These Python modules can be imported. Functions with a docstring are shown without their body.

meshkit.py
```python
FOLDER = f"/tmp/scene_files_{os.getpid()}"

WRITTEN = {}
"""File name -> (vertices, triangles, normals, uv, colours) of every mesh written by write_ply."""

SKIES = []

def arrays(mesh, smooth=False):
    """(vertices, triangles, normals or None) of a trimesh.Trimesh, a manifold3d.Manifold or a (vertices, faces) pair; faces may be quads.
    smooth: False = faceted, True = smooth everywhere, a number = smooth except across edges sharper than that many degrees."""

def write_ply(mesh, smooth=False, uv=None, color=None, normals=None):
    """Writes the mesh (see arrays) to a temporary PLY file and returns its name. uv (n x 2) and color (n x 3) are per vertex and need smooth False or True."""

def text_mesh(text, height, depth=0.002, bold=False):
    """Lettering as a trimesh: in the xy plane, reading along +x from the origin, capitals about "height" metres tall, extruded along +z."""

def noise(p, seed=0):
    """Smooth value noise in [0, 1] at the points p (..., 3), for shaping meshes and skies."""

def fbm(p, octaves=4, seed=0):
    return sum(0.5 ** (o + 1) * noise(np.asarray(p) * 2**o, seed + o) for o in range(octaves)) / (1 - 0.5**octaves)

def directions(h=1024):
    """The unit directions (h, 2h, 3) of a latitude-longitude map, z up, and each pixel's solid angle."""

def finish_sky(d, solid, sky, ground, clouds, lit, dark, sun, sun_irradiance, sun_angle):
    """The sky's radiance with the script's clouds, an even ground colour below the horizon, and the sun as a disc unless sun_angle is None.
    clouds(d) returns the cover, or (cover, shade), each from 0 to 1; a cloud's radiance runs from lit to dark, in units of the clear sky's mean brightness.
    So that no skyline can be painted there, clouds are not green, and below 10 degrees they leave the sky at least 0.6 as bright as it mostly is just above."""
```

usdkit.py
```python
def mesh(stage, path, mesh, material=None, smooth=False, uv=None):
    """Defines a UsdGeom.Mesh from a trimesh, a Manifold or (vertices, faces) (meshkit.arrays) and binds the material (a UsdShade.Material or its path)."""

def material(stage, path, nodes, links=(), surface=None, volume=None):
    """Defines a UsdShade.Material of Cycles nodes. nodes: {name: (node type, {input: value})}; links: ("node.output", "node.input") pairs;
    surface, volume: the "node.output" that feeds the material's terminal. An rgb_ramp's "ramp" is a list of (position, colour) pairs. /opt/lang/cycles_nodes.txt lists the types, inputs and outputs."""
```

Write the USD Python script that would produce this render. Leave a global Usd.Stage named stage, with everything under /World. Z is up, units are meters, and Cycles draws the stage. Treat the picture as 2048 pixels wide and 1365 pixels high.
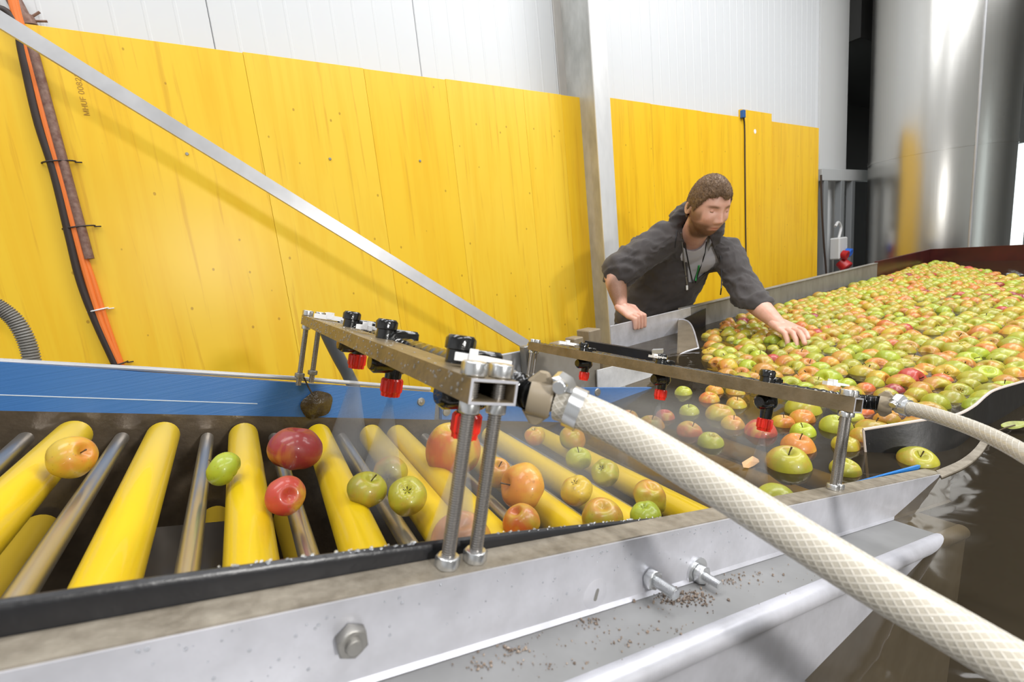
import math, random
import numpy as np, trimesh, manifold3d as m3
import usdkit, meshkit
from pxr import Usd, UsdGeom, UsdLux, UsdShade, Gf, Sdf, Vt

# ------------------------------------------------------------------ stage, camera, lights
stage = Usd.Stage.CreateInMemory()
UsdGeom.SetStageUpAxis(stage, 'Z'); UsdGeom.SetStageMetersPerUnit(stage, 1.0)
UsdGeom.Xform.Define(stage, '/World'); UsdGeom.Scope.Define(stage, '/World/Looks')
EYE = np.array([0, 0, 1.43])
def _cal(vx=(2430, 367), vz=(1563, 5900)):
    c = np.array([1024, 682.5]); a = np.array(vx) - c; b = np.array(vz) - c
    f = math.sqrt(-(a @ b))
    X = np.array([a[0], a[1], f]); X /= np.linalg.norm(X)
    D = np.array([b[0], b[1], f]); D /= np.linalg.norm(D)
    return f, np.stack([X, np.cross(-D, X), -D])
FPX, ROT = _cal()
cam = UsdGeom.Camera.Define(stage, '/World/camera')
cam.CreateFocalLengthAttr(FPX / 2048 * 36); cam.CreateHorizontalApertureAttr(36.0)
cam.CreateClippingRangeAttr((0.02, 500.0))
cam.CreateFStopAttr(9.0); cam.CreateFocusDistanceAttr(0.85)
cam.CreateExposureAttr(0.0)
_r, _u, _b = ROT @ [1, 0, 0], ROT @ [0, -1, 0], ROT @ [0, 0, -1]
cam.AddTransformOp().Set(Gf.Matrix4d(*_r, 0, *_u, 0, *_b, 0, *EYE, 1))

def look_at(pos, target):
    z = np.array(pos, float) - np.array(target, float); z /= np.linalg.norm(z)
    up = np.array([0, 0, 1.0]) if abs(z[2]) < .95 else np.array([0, 1.0, 0])
    x = np.cross(up, z); x /= np.linalg.norm(x); y = np.cross(z, x)
    return Gf.Matrix4d(*x, 0, *y, 0, *z, 0, *map(float, pos), 1)
def rect_light(name, pos, target, w, h, inten, color):
    l = UsdLux.RectLight.Define(stage, '/World/' + name)
    l.CreateWidthAttr(w); l.CreateHeightAttr(h); l.CreateIntensityAttr(inten); l.CreateColorAttr(Gf.Vec3f(*color))
    l.AddTransformOp().Set(look_at(pos, target)); return l
# the photographer's flash: above and to the right of the camera
rect_light('flash', (.34, -1.5, 1.75), (1.2, 1.0, 1.15), .13, .13, 560, (1, .98, .95))
# fluorescent hall lamps under the ceiling; unseen, extra ones added to brighten the right
LAMPS = [(-1.2, -2.2), (-1.2, 1.0), (2.2, -2.2), (2.2, 1.0), (6.6, -2.0), (4.4, -1.4), (4.2, .2)]
for i, (x, y) in enumerate(LAMPS):
    rect_light('hall_light_%d' % i if i else 'hall_light', (x, y, 4.86), (x, y + .001, 0), 2.6, 1.2, 8.2, (.97, .98, 1.0))
# daylight outside the hall doors
sky = UsdLux.DomeLight.Define(stage, '/World/sky'); sky.CreateIntensityAttr(.6); sky.CreateColorAttr(Gf.Vec3f(.9, 1.0, 1.0))

# ------------------------------------------------------------------ placing helpers
def ray(u, v): return ROT @ np.array([u - 1024, v - 682.5, FPX])
def at(u, v, y=None, z=None, d=None, pl=None):
    """Point where the line of sight meets y=, world height z=, plane (normal, offset), or lies at distance d."""
    r = ray(u, v)
    if y is not None: t = y / r[1]
    elif z is not None: t = (z - EYE[2]) / r[2]
    elif d is not None: t = d / np.linalg.norm(r)
    else:
        n = np.array(pl[0], float); t = (pl[1] - n @ EYE) / (n @ r)
    return EYE + r * t
def proj(p):
    c = ROT.T @ (np.array(p) - EYE); return c[:2] / c[2] * FPX + np.array([1024, 682.5])

# ------------------------------------------------------------------ naming helpers
USED = {}
def numbered(parent, name):
    k = (parent, name); n = USED.get(k, 0); USED[k] = n + 1
    return name if n == 0 else '%s_%03d' % (name, n)
ORIGIN = {}
def tag(p, label=None, cat=None, group=None, kind=None):
    for k, v in (('label', label), ('category', cat), ('group', group), ('kind', kind)):
        if v: p.SetCustomDataByKey(k, v)
    return p
def thing(name, label, cat=None, loc=(0, 0, 0), group=None, kind=None):
    path = '/World/' + numbered('/World', name)
    x = UsdGeom.Xform.Define(stage, path); x.AddTranslateOp().Set(Gf.Vec3d(*map(float, loc)))
    ORIGIN[path] = np.array(loc, float)
    return tag(x.GetPrim(), label, cat, group, kind)
def tri(mesh):
    if isinstance(mesh, list): mesh = trimesh.util.concatenate([tri(m) for m in mesh])
    if hasattr(mesh, 'to_mesh'):
        q = mesh.to_mesh(); mesh = trimesh.Trimesh(q.vert_properties[:, :3], q.tri_verts, process=False)
    if isinstance(mesh, tuple):
        v, f = np.asarray(mesh[0], float), np.asarray(mesh[1], int)
        if f.shape[1] == 4: f = np.vstack([f[:, [0, 1, 2]], f[:, [0, 2, 3]]])
        mesh = trimesh.Trimesh(v, f, process=False)
    return mesh
def part(parent, name, mesh, mat, smooth=35, label=None, kind=None):
    """One mesh (given in world coordinates) under a thing or a part."""
    pp = str(parent.GetPath()); path = pp + '/' + numbered(pp, name)
    m = tri(mesh).copy(); o = ORIGIN.get(pp, np.zeros(3)); m.apply_translation(-o); ORIGIN[path] = o
    g = usdkit.mesh(stage, path, m, mat, smooth)
    if kind == 'stuff': pass
    return tag(g.GetPrim(), label, kind=kind)
def solo(name, mesh, mat, label=None, cat=None, smooth=35, group=None, kind=None):
    path = '/World/' + numbered('/World', name)
    m = tri(mesh).copy(); o = m.bounds.mean(0); o[2] = m.bounds[0][2]; m.apply_translation(-o); ORIGIN[path] = o
    g = usdkit.mesh(stage, path, m, mat, smooth); g.AddTranslateOp().Set(Gf.Vec3d(*map(float, o)))
    return tag(g.GetPrim(), label, cat, group, kind)

# ------------------------------------------------------------------ mesh helpers
def unit(v): v = np.asarray(v, float); return v / np.linalg.norm(v)
def box(x0, x1, y0, y1, z0, z1):
    b = trimesh.creation.box((x1 - x0, y1 - y0, z1 - z0)); b.apply_translation(((x0 + x1) / 2, (y0 + y1) / 2, (z0 + z1) / 2)); return b
def frame(axis, hint=(0, 0, 1)):
    z = unit(axis); h = np.array(hint, float)
    if abs(z @ unit(h)) > .98: h = np.array([1.0, 0, 0])
    x = unit(np.cross(h, z)); return x, np.cross(z, x), z
def cyl(a, b, r, n=20, r2=None):
    a, b = np.array(a, float), np.array(b, float); x, y, z = frame(b - a); r2 = r if r2 is None else r2
    t = np.arange(n) * 2 * np.pi / n; c = np.cos(t)[:, None] * x + np.sin(t)[:, None] * y
    v = np.vstack([a + c * r, b + c * r2, [a], [b]]); i = np.arange(n); j = (i + 1) % n
    f = np.vstack([np.stack([i, j, n + j], 1), np.stack([i, n + j, n + i], 1), np.stack([j, i, 0 * i + 2 * n], 1), np.stack([n + i, n + j, 0 * i + 2 * n + 1], 1)])
    return trimesh.Trimesh(v, f, process=False)
def lathe(prof, a, axis, n=24, hint=(0, 0, 1)):
    """prof: (radius, height along axis) pairs, first and last may be radius 0."""
    x, y, z = frame(axis, hint); a = np.array(a, float); t = np.arange(n) * 2 * np.pi / n
    c = np.cos(t)[:, None] * x + np.sin(t)[:, None] * y
    v = np.vstack([a + c * r + z * h for r, h in prof]); i = np.arange(n); j = (i + 1) % n; f = []
    for k in range(len(prof) - 1):
        p, q = k * n, (k + 1) * n
        f += [np.stack([p + i, p + j, q + j], 1), np.stack([p + i, q + j, q + i], 1)]
    return trimesh.Trimesh(v, np.vstack(f), process=False)
def spline(pts, n):
    pts = np.array(pts, float); P = np.vstack([2 * pts[0] - pts[1], pts, 2 * pts[-1] - pts[-2]]); out = []
    m = len(pts) - 1
    for s in np.linspace(0, m, n):
        k = min(int(s), m - 1); t = s - k; a, b, c, d = P[k:k + 4]
        out.append(.5 * (2 * b + (c - a) * t + (2 * a - 5 * b + 4 * c - d) * t * t + (3 * b - a - 3 * c + d) * t ** 3))
    return np.array(out)
def path_frames(p):
    t = np.gradient(p, axis=0); t /= np.linalg.norm(t, axis=1, keepdims=True)
    x = frame(t[0])[0]; X = []
    for k in range(len(p)):
        x = unit(x - (x @ t[k]) * t[k]); X.append(x)
    X = np.array(X); return t, X, np.cross(t, X)
def tube(p, r, n=12, caps=True):
    p = np.array(p, float); t, X, Y = path_frames(p); r = np.broadcast_to(r, (len(p),))
    a = np.arange(n) * 2 * np.pi / n
    v = (p[:, None] + r[:, None, None] * (np.cos(a)[None, :, None] * X[:, None] + np.sin(a)[None, :, None] * Y[:, None])).reshape(-1, 3)
    f = []; i = np.arange(n); j = (i + 1) % n
    for k in range(len(p) - 1):
        f += [np.stack([k * n + i, k * n + j, (k + 1) * n + j], 1), np.stack([k * n + i, (k + 1) * n + j, (k + 1) * n + i], 1)]
    if caps:
        m = len(v); v = np.vstack([v, p[:1], p[-1:]]); e = (len(p) - 1) * n
        f += [np.stack([j, i, 0 * i + m], 1), np.stack([e + i, e + j, 0 * i + m + 1], 1)]
    return trimesh.Trimesh(v, np.vstack(f), process=False)
def slab(corners, thick, direction):
    """A plate: a polygon's corners (world), thickened along direction."""
    c = np.array(corners, float); d = unit(direction) * thick; n = len(c); v = np.vstack([c, c + d])
    x, y, z = frame(direction); q = np.stack([c @ x, c @ y], 1)
    from shapely.geometry import Polygon
    tv, tf = trimesh.creation.triangulate_polygon(Polygon(q), engine='earcut')
    idx = np.array([np.argmin(((q - p) ** 2).sum(1)) for p in tv])
    f0 = idx[tf]; i = np.arange(n); j = (i + 1) % n
    m = trimesh.Trimesh(v, np.vstack([f0[:, ::-1], f0 + n, np.stack([i, j, n + j], 1), np.stack([i, n + j, n + i], 1)]), process=False)
    m.fix_normals(); return m
def loft(sections, closed=True, caps=True):
    """sections: list of equal-length rings of points."""
    S = np.array(sections, float); k, n, _ = S.shape; v = S.reshape(-1, 3); f = []
    i = np.arange(n if closed else n - 1); j = (i + 1) % n
    for s in range(k - 1):
        f += [np.stack([s * n + i, s * n + j, (s + 1) * n + j], 1), np.stack([s * n + i, (s + 1) * n + j, (s + 1) * n + i], 1)]
    m = trimesh.Trimesh(v, np.vstack(f), process=False)
    if caps and closed:
        e = []
        for s in (0, k - 1):
            c = S[s]; ax = S[1 if s == 0 else k - 1].mean(0) - S[0 if s == 0 else k - 2].mean(0)
            x, y, z = frame(ax); q = np.stack([c @ x, c @ y], 1)
            from shapely.geometry import Polygon
            tv, tf = trimesh.creation.triangulate_polygon(Polygon(q), engine='earcut')
            idx = np.array([np.argmin(((q - p) ** 2).sum(1)) for p in tv]); e.append(idx[tf] + s * n)
        m = trimesh.Trimesh(v, np.vstack(f + e), process=False)
    m.fix_normals(); return m
def bevel_box(x0, x1, y0, y1, z0, z1, b=.003):
    c = []
    for x, sx in ((x0, 1), (x1, -1)):
        for y, sy in ((y0, 1), (y1, -1)):
            for z, sz in ((z0, 1), (z1, -1)):
                c += [(x + sx * b, y + sy * b, z), (x + sx * b, y, z + sz * b), (x, y + sy * b, z + sz * b)]
    return trimesh.convex.convex_hull(np.array(c))
def hull(*groups):
    return trimesh.convex.convex_hull(np.vstack([np.asarray(g) for g in groups]))
def ring(c, axis, r, n=16):
    x, y, z = frame(axis); t = np.arange(n) * 2 * np.pi / n
    return np.array(c) + r * (np.cos(t)[:, None] * x + np.sin(t)[:, None] * y)
def hexnut(c, axis, flat, h, rot=0.3):
    """A chamfered hexagon from c along axis."""
    x, y, z = frame(axis); c = np.array(c, float); R = flat / math.sqrt(3); t = np.arange(6) * np.pi / 3 + rot
    d = np.cos(t)[:, None] * x + np.sin(t)[:, None] * y
    return hull(c + d * R + z * h * .12, c + d * R + z * h * .88, ring(c, axis, flat * .47, 18), ring(c + z * h, axis, flat * .47, 18))
def threaded(a, b, r, pitch=.0015, n=14):
    a, b = np.array(a, float), np.array(b, float); L = np.linalg.norm(b - a); k = max(2, int(L / pitch)); prof = [(0, 0)]
    for i in range(k): prof += [(r, L * (i + .08) / k), (r, L * (i + .45) / k), (r * .86, L * (i + .62) / k), (r * .86, L * (i + .9) / k)]
    return lathe(prof + [(0, L)], a, b - a, n)

# ------------------------------------------------------------------ materials
MATS = {}
def mat(name, col, rough=.5, metal=0, bump=None, var=None, spec=.5, coat=0, **kw):
    """Principled surface. var: (scale xyz, amount or second colour, detail) of noise; bump: (scale xyz, height metres)."""
    if name in MATS: return MATS[name]
    n = {'p': ('principled_bsdf', dict(base_color=col, roughness=rough, metallic=metal, specular_ior_level=spec, coat_weight=coat, **kw)), 't': ('texture_coordinate', {})}
    l = []
    if var:
        sc, c2, det = var
        n['vm'] = ('mapping', {'scale': sc}); n['vn'] = ('noise_texture', {'scale': 1.0, 'detail': det, 'roughness': .6})
        n['vr'] = ('rgb_ramp', {'ramp': [(.3, c2), (.68, col)]})
        l += [('t.object', 'vm.vector'), ('vm.vector', 'vn.vector'), ('vn.fac', 'vr.fac'), ('vr.color', 'p.base_color')]
    if bump:
        sc, h = bump
        n['bm'] = ('mapping', {'scale': sc}); n['bn'] = ('noise_texture', {'scale': 1.0, 'detail': 4.0}); n['b'] = ('bump', {'strength': 1.0, 'distance': h})
        l += [('t.object', 'bm.vector'), ('bm.vector', 'bn.vector'), ('bn.fac', 'b.height'), ('b.normal', 'p.normal')]
    MATS[name] = usdkit.material(stage, '/World/Looks/' + name, n, l, surface='p.BSDF'); return MATS[name]
def srgb(r, g, b):
    return tuple(((c / 255) / 12.92 if c <= 10 else ((c / 255 + .055) / 1.055) ** 2.4) for c in (r, g, b))

M_white = mat('white_panel', (.655, .67, .685), .45, var=((.4, .4, .4), (.63, .645, .66), 2))
M_lightgrey = mat('light_grey_sheet', (.40, .41, .41), .5)
M_concrete = mat('concrete', (.30, .29, .27), .8, var=((2, 2, 2), (.22, .21, .2), 6))
M_ceiling = mat('ceiling_sheet', (.62, .62, .61), .6)
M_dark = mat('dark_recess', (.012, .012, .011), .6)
M_wallgrey = mat('grey_wall', (.34, .35, .34), .6)
M_galv = mat('galvanised_steel', (.50, .50, .51), .42, .55, var=((9, 9, 3), (.38, .385, .39), 4))
M_galvdull = mat('dull_galvanised', (.30, .29, .27), .5, .35, var=((14, 14, 5), (.20, .19, .17), 5))
M_alu = mat('wet_aluminium', (.65, .65, .70), .36, .45, var=((16, 16, 16), (.47, .47, .50), 5), bump=((60, 60, 60), .0004))
M_aludirty = mat('muddy_aluminium', (.30, .265, .21), .55, .2, var=((60, 60, 60), (.16, .135, .10), 5), bump=((150, 150, 150), .0006))
M_zinc = mat('zinc_bolt', (.70, .71, .72), .26, .9)
M_zincdull = mat('dull_zinc_bolt', (.30, .29, .27), .42, .7)
M_rod = mat('threaded_steel', (.42, .40, .38), .30, .9)
M_bar = mat('muddy_steel_bar', (.24, .185, .115), .36, .35, var=((30, 30, 30), (.15, .115, .065), 4), bump=((110, 60, 60), .0012))
M_blackp = mat('wet_black_plastic', (.010, .010, .010), .16, coat=.5, bump=((90, 90, 90), .0012))
M_black = mat('black_rubber', (.013, .013, .015), .33, bump=((60, 60, 60), .0008))
M_blacksheet = mat('wet_black_sheet', (.010, .009, .008), .42, bump=((35, 35, 35), .0008))
M_red = mat('red_plastic', (.80, .025, .012), .30, coat=.3)
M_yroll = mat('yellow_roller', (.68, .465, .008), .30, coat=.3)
M_yrolldull = mat('dark_yellow_roller', (.50, .33, .02), .4)  # darker, rougher yellow for the lower return rollers
M_srod = mat('polished_roller_rod', (.52, .50, .47), .26, .9)
M_brownwet = mat('wet_brown_steel', (.115, .088, .060), .25, .2, var=((16, 16, 16), (.055, .042, .029), 5), bump=((40, 40, 40), .0015))
M_redtank = mat('dark_red_panel', (.070, .012, .010), .30, var=((6, 6, 6), (.035, .008, .008), 3))
M_orange = mat('orange_cable', (.85, .20, .03), .5)
M_cable = mat('black_cable', (.030, .018, .014), .55)
M_rust = mat('rusty_pipe', (.16, .075, .055), .55, .2, var=((60, 60, 60), (.28, .18, .14), 4))
M_conduit = mat('grey_conduit', (.20, .19, .17), .45)
M_greyhose = mat('grey_rubber_hose', (.11, .115, .12), .4)
M_whitep = mat('white_plastic', (.78, .78, .78), .35)
M_coupling = mat('beige_coupling', (.27, .22, .15), .42)
M_hosecore = mat('pvc_hose_core', (.46, .42, .345), .25, coat=.5)
M_braid = mat('hose_braid', (.55, .515, .445), .35, coat=.3)
M_boxgrey = mat('socket_grey', (.55, .55, .54), .4)
M_bluep = mat('socket_blue', (.02, .12, .55), .35)
M_redp = mat('socket_red', (.40, .012, .015), .35)
M_bluestrip = mat('blue_strip', (.02, .19, .55), .35)
M_debris = mat('debris_chip', (.10, .065, .045), .35, var=((400, 400, 400), (.35, .28, .22), 2))
M_leaf = mat('wet_brown_leaf', (.085, .060, .022), .22, var=((60, 60, 60), (.03, .018, .010), 4), bump=((120, 120, 120), .002))
M_stem = mat('apple_stem', (.07, .045, .02), .6)
M_calyx = mat('apple_calyx', (.03, .025, .012), .7)
M_flesh = mat('apple_flesh', (.72, .42, .20), .35)
M_leafgreen = mat('pale_green_leaf', (.30, .33, .06), .4, var=((50, 50, 50), (.16, .17, .03), 3))
M_sticker = mat('white_sticker', (.85, .85, .86), .4)

def yellow_board(name, seed, c1, c2, dark):
    n = {'t': ('texture_coordinate', {}), 'm': ('mapping', {'scale': (14, 14, .9), 'location': (seed, seed * .3, 0)}), 'g': ('noise_texture', {'scale': 1.0, 'detail': 6.0, 'roughness': .62, 'distortion': .6}),
         'r': ('rgb_ramp', {'ramp': [(.25, c2), (.55, c1), (.8, c1)]}),
         'm2': ('mapping', {'scale': (45, 45, 1.6), 'location': (0, 0, seed)}), 'g2': ('noise_texture', {'scale': 1.0, 'detail': 4.0, 'roughness': .6, 'distortion': .3}),
         'r2': ('rgb_ramp', {'ramp': [(.32, (1, 1, 1)), (.42, (0, 0, 0))]}), 'mul': ('math', {'math_type': 'multiply', 'value2': .32}),
         'mixg': ('mix_color', {'a': c1, 'b': dark, 'fac': 0.0}),
         'mv': ('mapping', {'scale': (15, 15, 11), 'location': (seed * 1.7, 0, seed)}), 'v': ('voronoi_texture', {'scale': 1.0, 'randomness': 1.0}),
         'wn': ('separate_color', {}), 'gt': ('math', {'math_type': 'greater_than', 'value2': .30}),
         'nd': ('math', {'math_type': 'multiply_add', 'value2': .17, 'value3': -.055}), 'kr': ('math', {'math_type': 'subtract'}), 'kk': ('math', {'math_type': 'multiply', 'value2': 45.0, 'use_clamp': True}),
         'kg': ('math', {'math_type': 'multiply'}), 'kf': ('math', {'math_type': 'multiply', 'value2': .55}),
         'mixk': ('mix_color', {'b': (.30, .12, .01), 'fac': 0.0}),
         'p': ('principled_bsdf', {'roughness': .34, 'specular_ior_level': .45}), 'b': ('bump', {'strength': .25, 'distance': .001})}
    l = [('t.object', 'm.vector'), ('m.vector', 'g.vector'), ('g.fac', 'r.fac'), ('t.object', 'm2.vector'), ('m2.vector', 'g2.vector'), ('g2.fac', 'r2.fac'), ('r2.color', 'mul.value1'),
         ('r.color', 'mixg.a'), ('mul.value', 'mixg.fac'), ('t.object', 'mv.vector'), ('mv.vector', 'v.vector'), ('v.color', 'wn.color'), ('wn.r', 'gt.value1'),
         ('wn.g', 'nd.value1'), ('nd.value', 'kr.value1'), ('v.distance', 'kr.value2'), ('kr.value', 'kk.value1'), ('kk.value', 'kg.value1'), ('gt.value', 'kg.value2'), ('kg.value', 'kf.value1'),
         ('mixg.result', 'mixk.a'), ('kf.value', 'mixk.fac'), ('mixk.result', 'p.base_color'), ('g.fac', 'b.height'), ('b.normal', 'p.normal')]
    return usdkit.material(stage, '/World/Looks/' + name, n, l, surface='p.BSDF')
Y1, Y2, YD = (.88, .56, .030), (.83, .47, .014), (.55, .22, .01)
M_board = [yellow_board('yellow_board_%d' % k, 3.1 * k + 1, tuple(c * s for c, s in zip(Y1, q)), tuple(c * s for c, s in zip(Y2, q)), YD)
           for k, q in enumerate([(1, 1, 1), (1, 1.03, 1.4), (1, .98, .8)])]
M_boardr = yellow_board('worn_yellow_board', 7.7, (.86, .52, .016), (.74, .38, .008), (.36, .12, .004))

def blue_board(name):
    n = {'t': ('texture_coordinate', {}), 'm': ('mapping', {'rotation': (0, .30, 0), 'scale': (3, 40, 260)}), 'g': ('noise_texture', {'scale': 1.0, 'detail': 3.0, 'roughness': .6}),
         'r': ('rgb_ramp', {'ramp': [(.66, (.040, .150, .40)), (.71, (.22, .38, .62))]}), 'w': ('rgb_ramp', {'ramp': [(.45, (0, 0, 0)), (.7, (1, 1, 1))]}),
         'm2': ('mapping', {'scale': (5, 5, 5)}), 'g2': ('noise_texture', {'scale': 1.0, 'detail': 2.0}), 'mx': ('mix_color', {'a': (.040, .150, .40), 'fac': 0.0}),
         'b': ('bump', {'strength': .35, 'distance': .001}), 'p': ('principled_bsdf', {'roughness': .38})}
    l = [('t.object', 'm.vector'), ('m.vector', 'g.vector'), ('g.fac', 'r.fac'), ('t.object', 'm2.vector'), ('m2.vector', 'g2.vector'), ('g2.fac', 'w.fac'), ('w.color', 'mx.fac'), ('r.color', 'mx.b'),
         ('mx.result', 'p.base_color'), ('g.fac', 'b.height'), ('b.normal', 'p.normal')]
    return usdkit.material(stage, '/World/Looks/' + name, n, l, surface='p.BSDF')
M_blue = blue_board('blue_guide_board')

def silo_steel():
    n = {'t': ('texture_coordinate', {}), 'm': ('mapping', {'scale': (5, 5, .15)}), 'g': ('noise_texture', {'scale': 1.0, 'detail': 4.0}), 'b': ('bump', {'strength': .12, 'distance': .02}),
         'p': ('principled_bsdf', {'base_color': (.62, .61, .58), 'metallic': 1.0, 'roughness': .27, 'anisotropic': .3})}
    return usdkit.material(stage, '/World/Looks/silo_steel', n, [('t.object', 'm.vector'), ('m.vector', 'g.vector'), ('g.fac', 'b.height'), ('b.normal', 'p.normal')], surface='p.BSDF')
M_silo = silo_steel()

def water_mat():
    n = {'t': ('geometry', {}), 'm': ('mapping', {'scale': (13, 13, 13)}), 'g': ('noise_texture', {'scale': 1.0, 'detail': 2.0, 'roughness': .45, 'distortion': .5}), 'b': ('bump', {'strength': .4, 'distance': .005}),
         'd': ('diffuse_bsdf', {'color': (.10, .078, .05)}), 'tr': ('transparent_bsdf', {'color': (.70, .61, .44)}), 'gl': ('glossy_bsdf', {'color': (.9, .9, .9), 'roughness': .05}), 'f': ('fresnel', {'IOR': 1.33}),
         'a': ('mix_closure', {'fac': .80}), 'o': ('mix_closure', {})}
    l = [('t.position', 'm.vector'), ('m.vector', 'g.vector'), ('g.fac', 'b.height'), ('b.normal', 'gl.normal'), ('b.normal', 'f.normal'), ('d.BSDF', 'a.closure1'), ('tr.BSDF', 'a.closure2'),
         ('f.fac', 'o.fac'), ('a.closure', 'o.closure1'), ('gl.BSDF', 'o.closure2')]
    return usdkit.material(stage, '/World/Looks/murky_water', n, l, surface='o.closure')
M_water = water_mat()
def mist(name, density):
    return usdkit.material(stage, '/World/Looks/' + name, {'v': ('principled_volume', {'color': (.92, .90, .86), 'density': density, 'anisotropy': 0.0})}, volume='v.volume')

WZ = 1.0                                     # water level
RIM = 1.105                                  # top of the tank walls
YT, YW, YB = 1.37, 2.31, 2.43                # tank back wall, yellow boards, white wall

# ================================================================== SETTING
def structure(name, mesh, m, label): return solo(name, mesh, m, label, kind='structure', smooth=30)
structure('floor', box(-4, 14.2, -5.2, 3.7, -.1, 0), M_concrete, 'grey concrete hall floor')
structure('ceiling', box(-4, 14.2, -5.2, 3.7, 5.0, 5.1), M_ceiling, 'pale sheet metal hall ceiling')
structure('wall_left', box(-4.1, -4, -5.2, 3.7, 0, 5), M_white, 'white hall wall left of the camera')
wf = thing('wall_front', 'white hall wall behind the camera with an unseen doorway added for the silo highlight', kind='structure')  # doorway opening is unseen, added to put a bright streak on the silo
for x0, x1, z0, z1 in ((-4, 5.4, 0, 5), (5.4, 6.2, 3.0, 5), (6.2, 14.2, 0, 5)):
    part(wf, 'wall_section', box(x0, x1, -5.2, -5.0, z0, z1), M_wallgrey)
wr = thing('wall_right', 'grey hall wall at the far right with a bright doorway', kind='structure')
for y0, y1, z0, z1 in ((-5.2, 2.10, 0, 5), (2.10, 2.32, 2.6, 5), (2.32, 3.7, 0, 5)):
    part(wr, 'wall_section', box(14.0, 14.2, y0, y1, z0, z1), M_wallgrey)
wb = thing('wall_back', 'white ribbed sandwich panel hall wall above the yellow boards', kind='structure')
x = .29 - .94 * 5
while x < 5.76:
    x1 = min(x + .94, 5.76)
    prof = [(x + .001, .004), (x + .004, 0)]; q = x + .004
    while q + .105 < x1 - .003:
        prof += [(q + .086, 0), (q + .090, -.0013), (q + .098, -.0013), (q + .102, 0)]; q += .104
    prof += [(x1 - .004, 0), (x1 - .001, .004)]
    a = [(px, YB + py, 0) for px, py in prof] + [(x1 - .001, YB + .08, 0), (x + .001, YB + .08, 0)]
    part(wb, 'panel', loft([[(p[0], p[1], z) for p in a] for z in (0.02, 5.0)]), M_white, smooth=False)
    x = x1
part(wb, 'backing', box(-4, 5.76, YB + .06, YB + .14, 0, 5), M_white)
structure('shade_strip_1', box(5.76, 6.42, YB - .02, YB + .12, 0, 5), mat('grey_shade', (.58, .585, .58), .5), 'added grey strip painted as soft shade on the back wall beside the dark gap')  # added strip; its grey paints a soft shadow onto the white wall
structure('wall_recess', box(6.42, 14.2, 3.6, 3.7, 0, 5), M_dark, 'recess wall behind the steel silo, painted dark as an unlit room')  # near-black colour stands for the unlit space in the gap
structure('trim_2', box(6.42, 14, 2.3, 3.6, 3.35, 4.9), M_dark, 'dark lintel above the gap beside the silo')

# yellow formwork boards
def board(x0, x1, z1, m, label, y=YW, z0=.02):
    solo('formwork_board', bevel_box(x0 + .0005, x1 - .0005, y, y + .027, z0, z1, .0008), m, label, 'board', smooth=20)
ztop = EYE[2] + .401 * YW
board(-1.75, -.705, ztop - .003, M_board[1], 'yellow formwork board beyond the left edge of the picture')
board(-.70, .372, ztop, M_board[0], 'yellow formwork board at the left edge, behind the orange cables, with faint vertical print')
board(.372, .872, ztop + .004, M_board[1], 'yellow formwork board second from the left, above the blue guide board')
board(.872, 1.30, ztop + .002, M_board[0], 'yellow formwork board behind the lower half of the diagonal brace')
board(1.30, 1.80, ztop + .006, M_board[1], 'yellow formwork board beside the foot of the diagonal brace')
board(1.80, 2.09, ztop + .006, M_board[1], 'narrow pale yellow formwork board near the steel column')
board(2.09, 2.245, ztop + .004, M_board[2], 'narrow orange-yellow formwork strip touching the steel column')
zr = EYE[2] + .413 * YW
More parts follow.
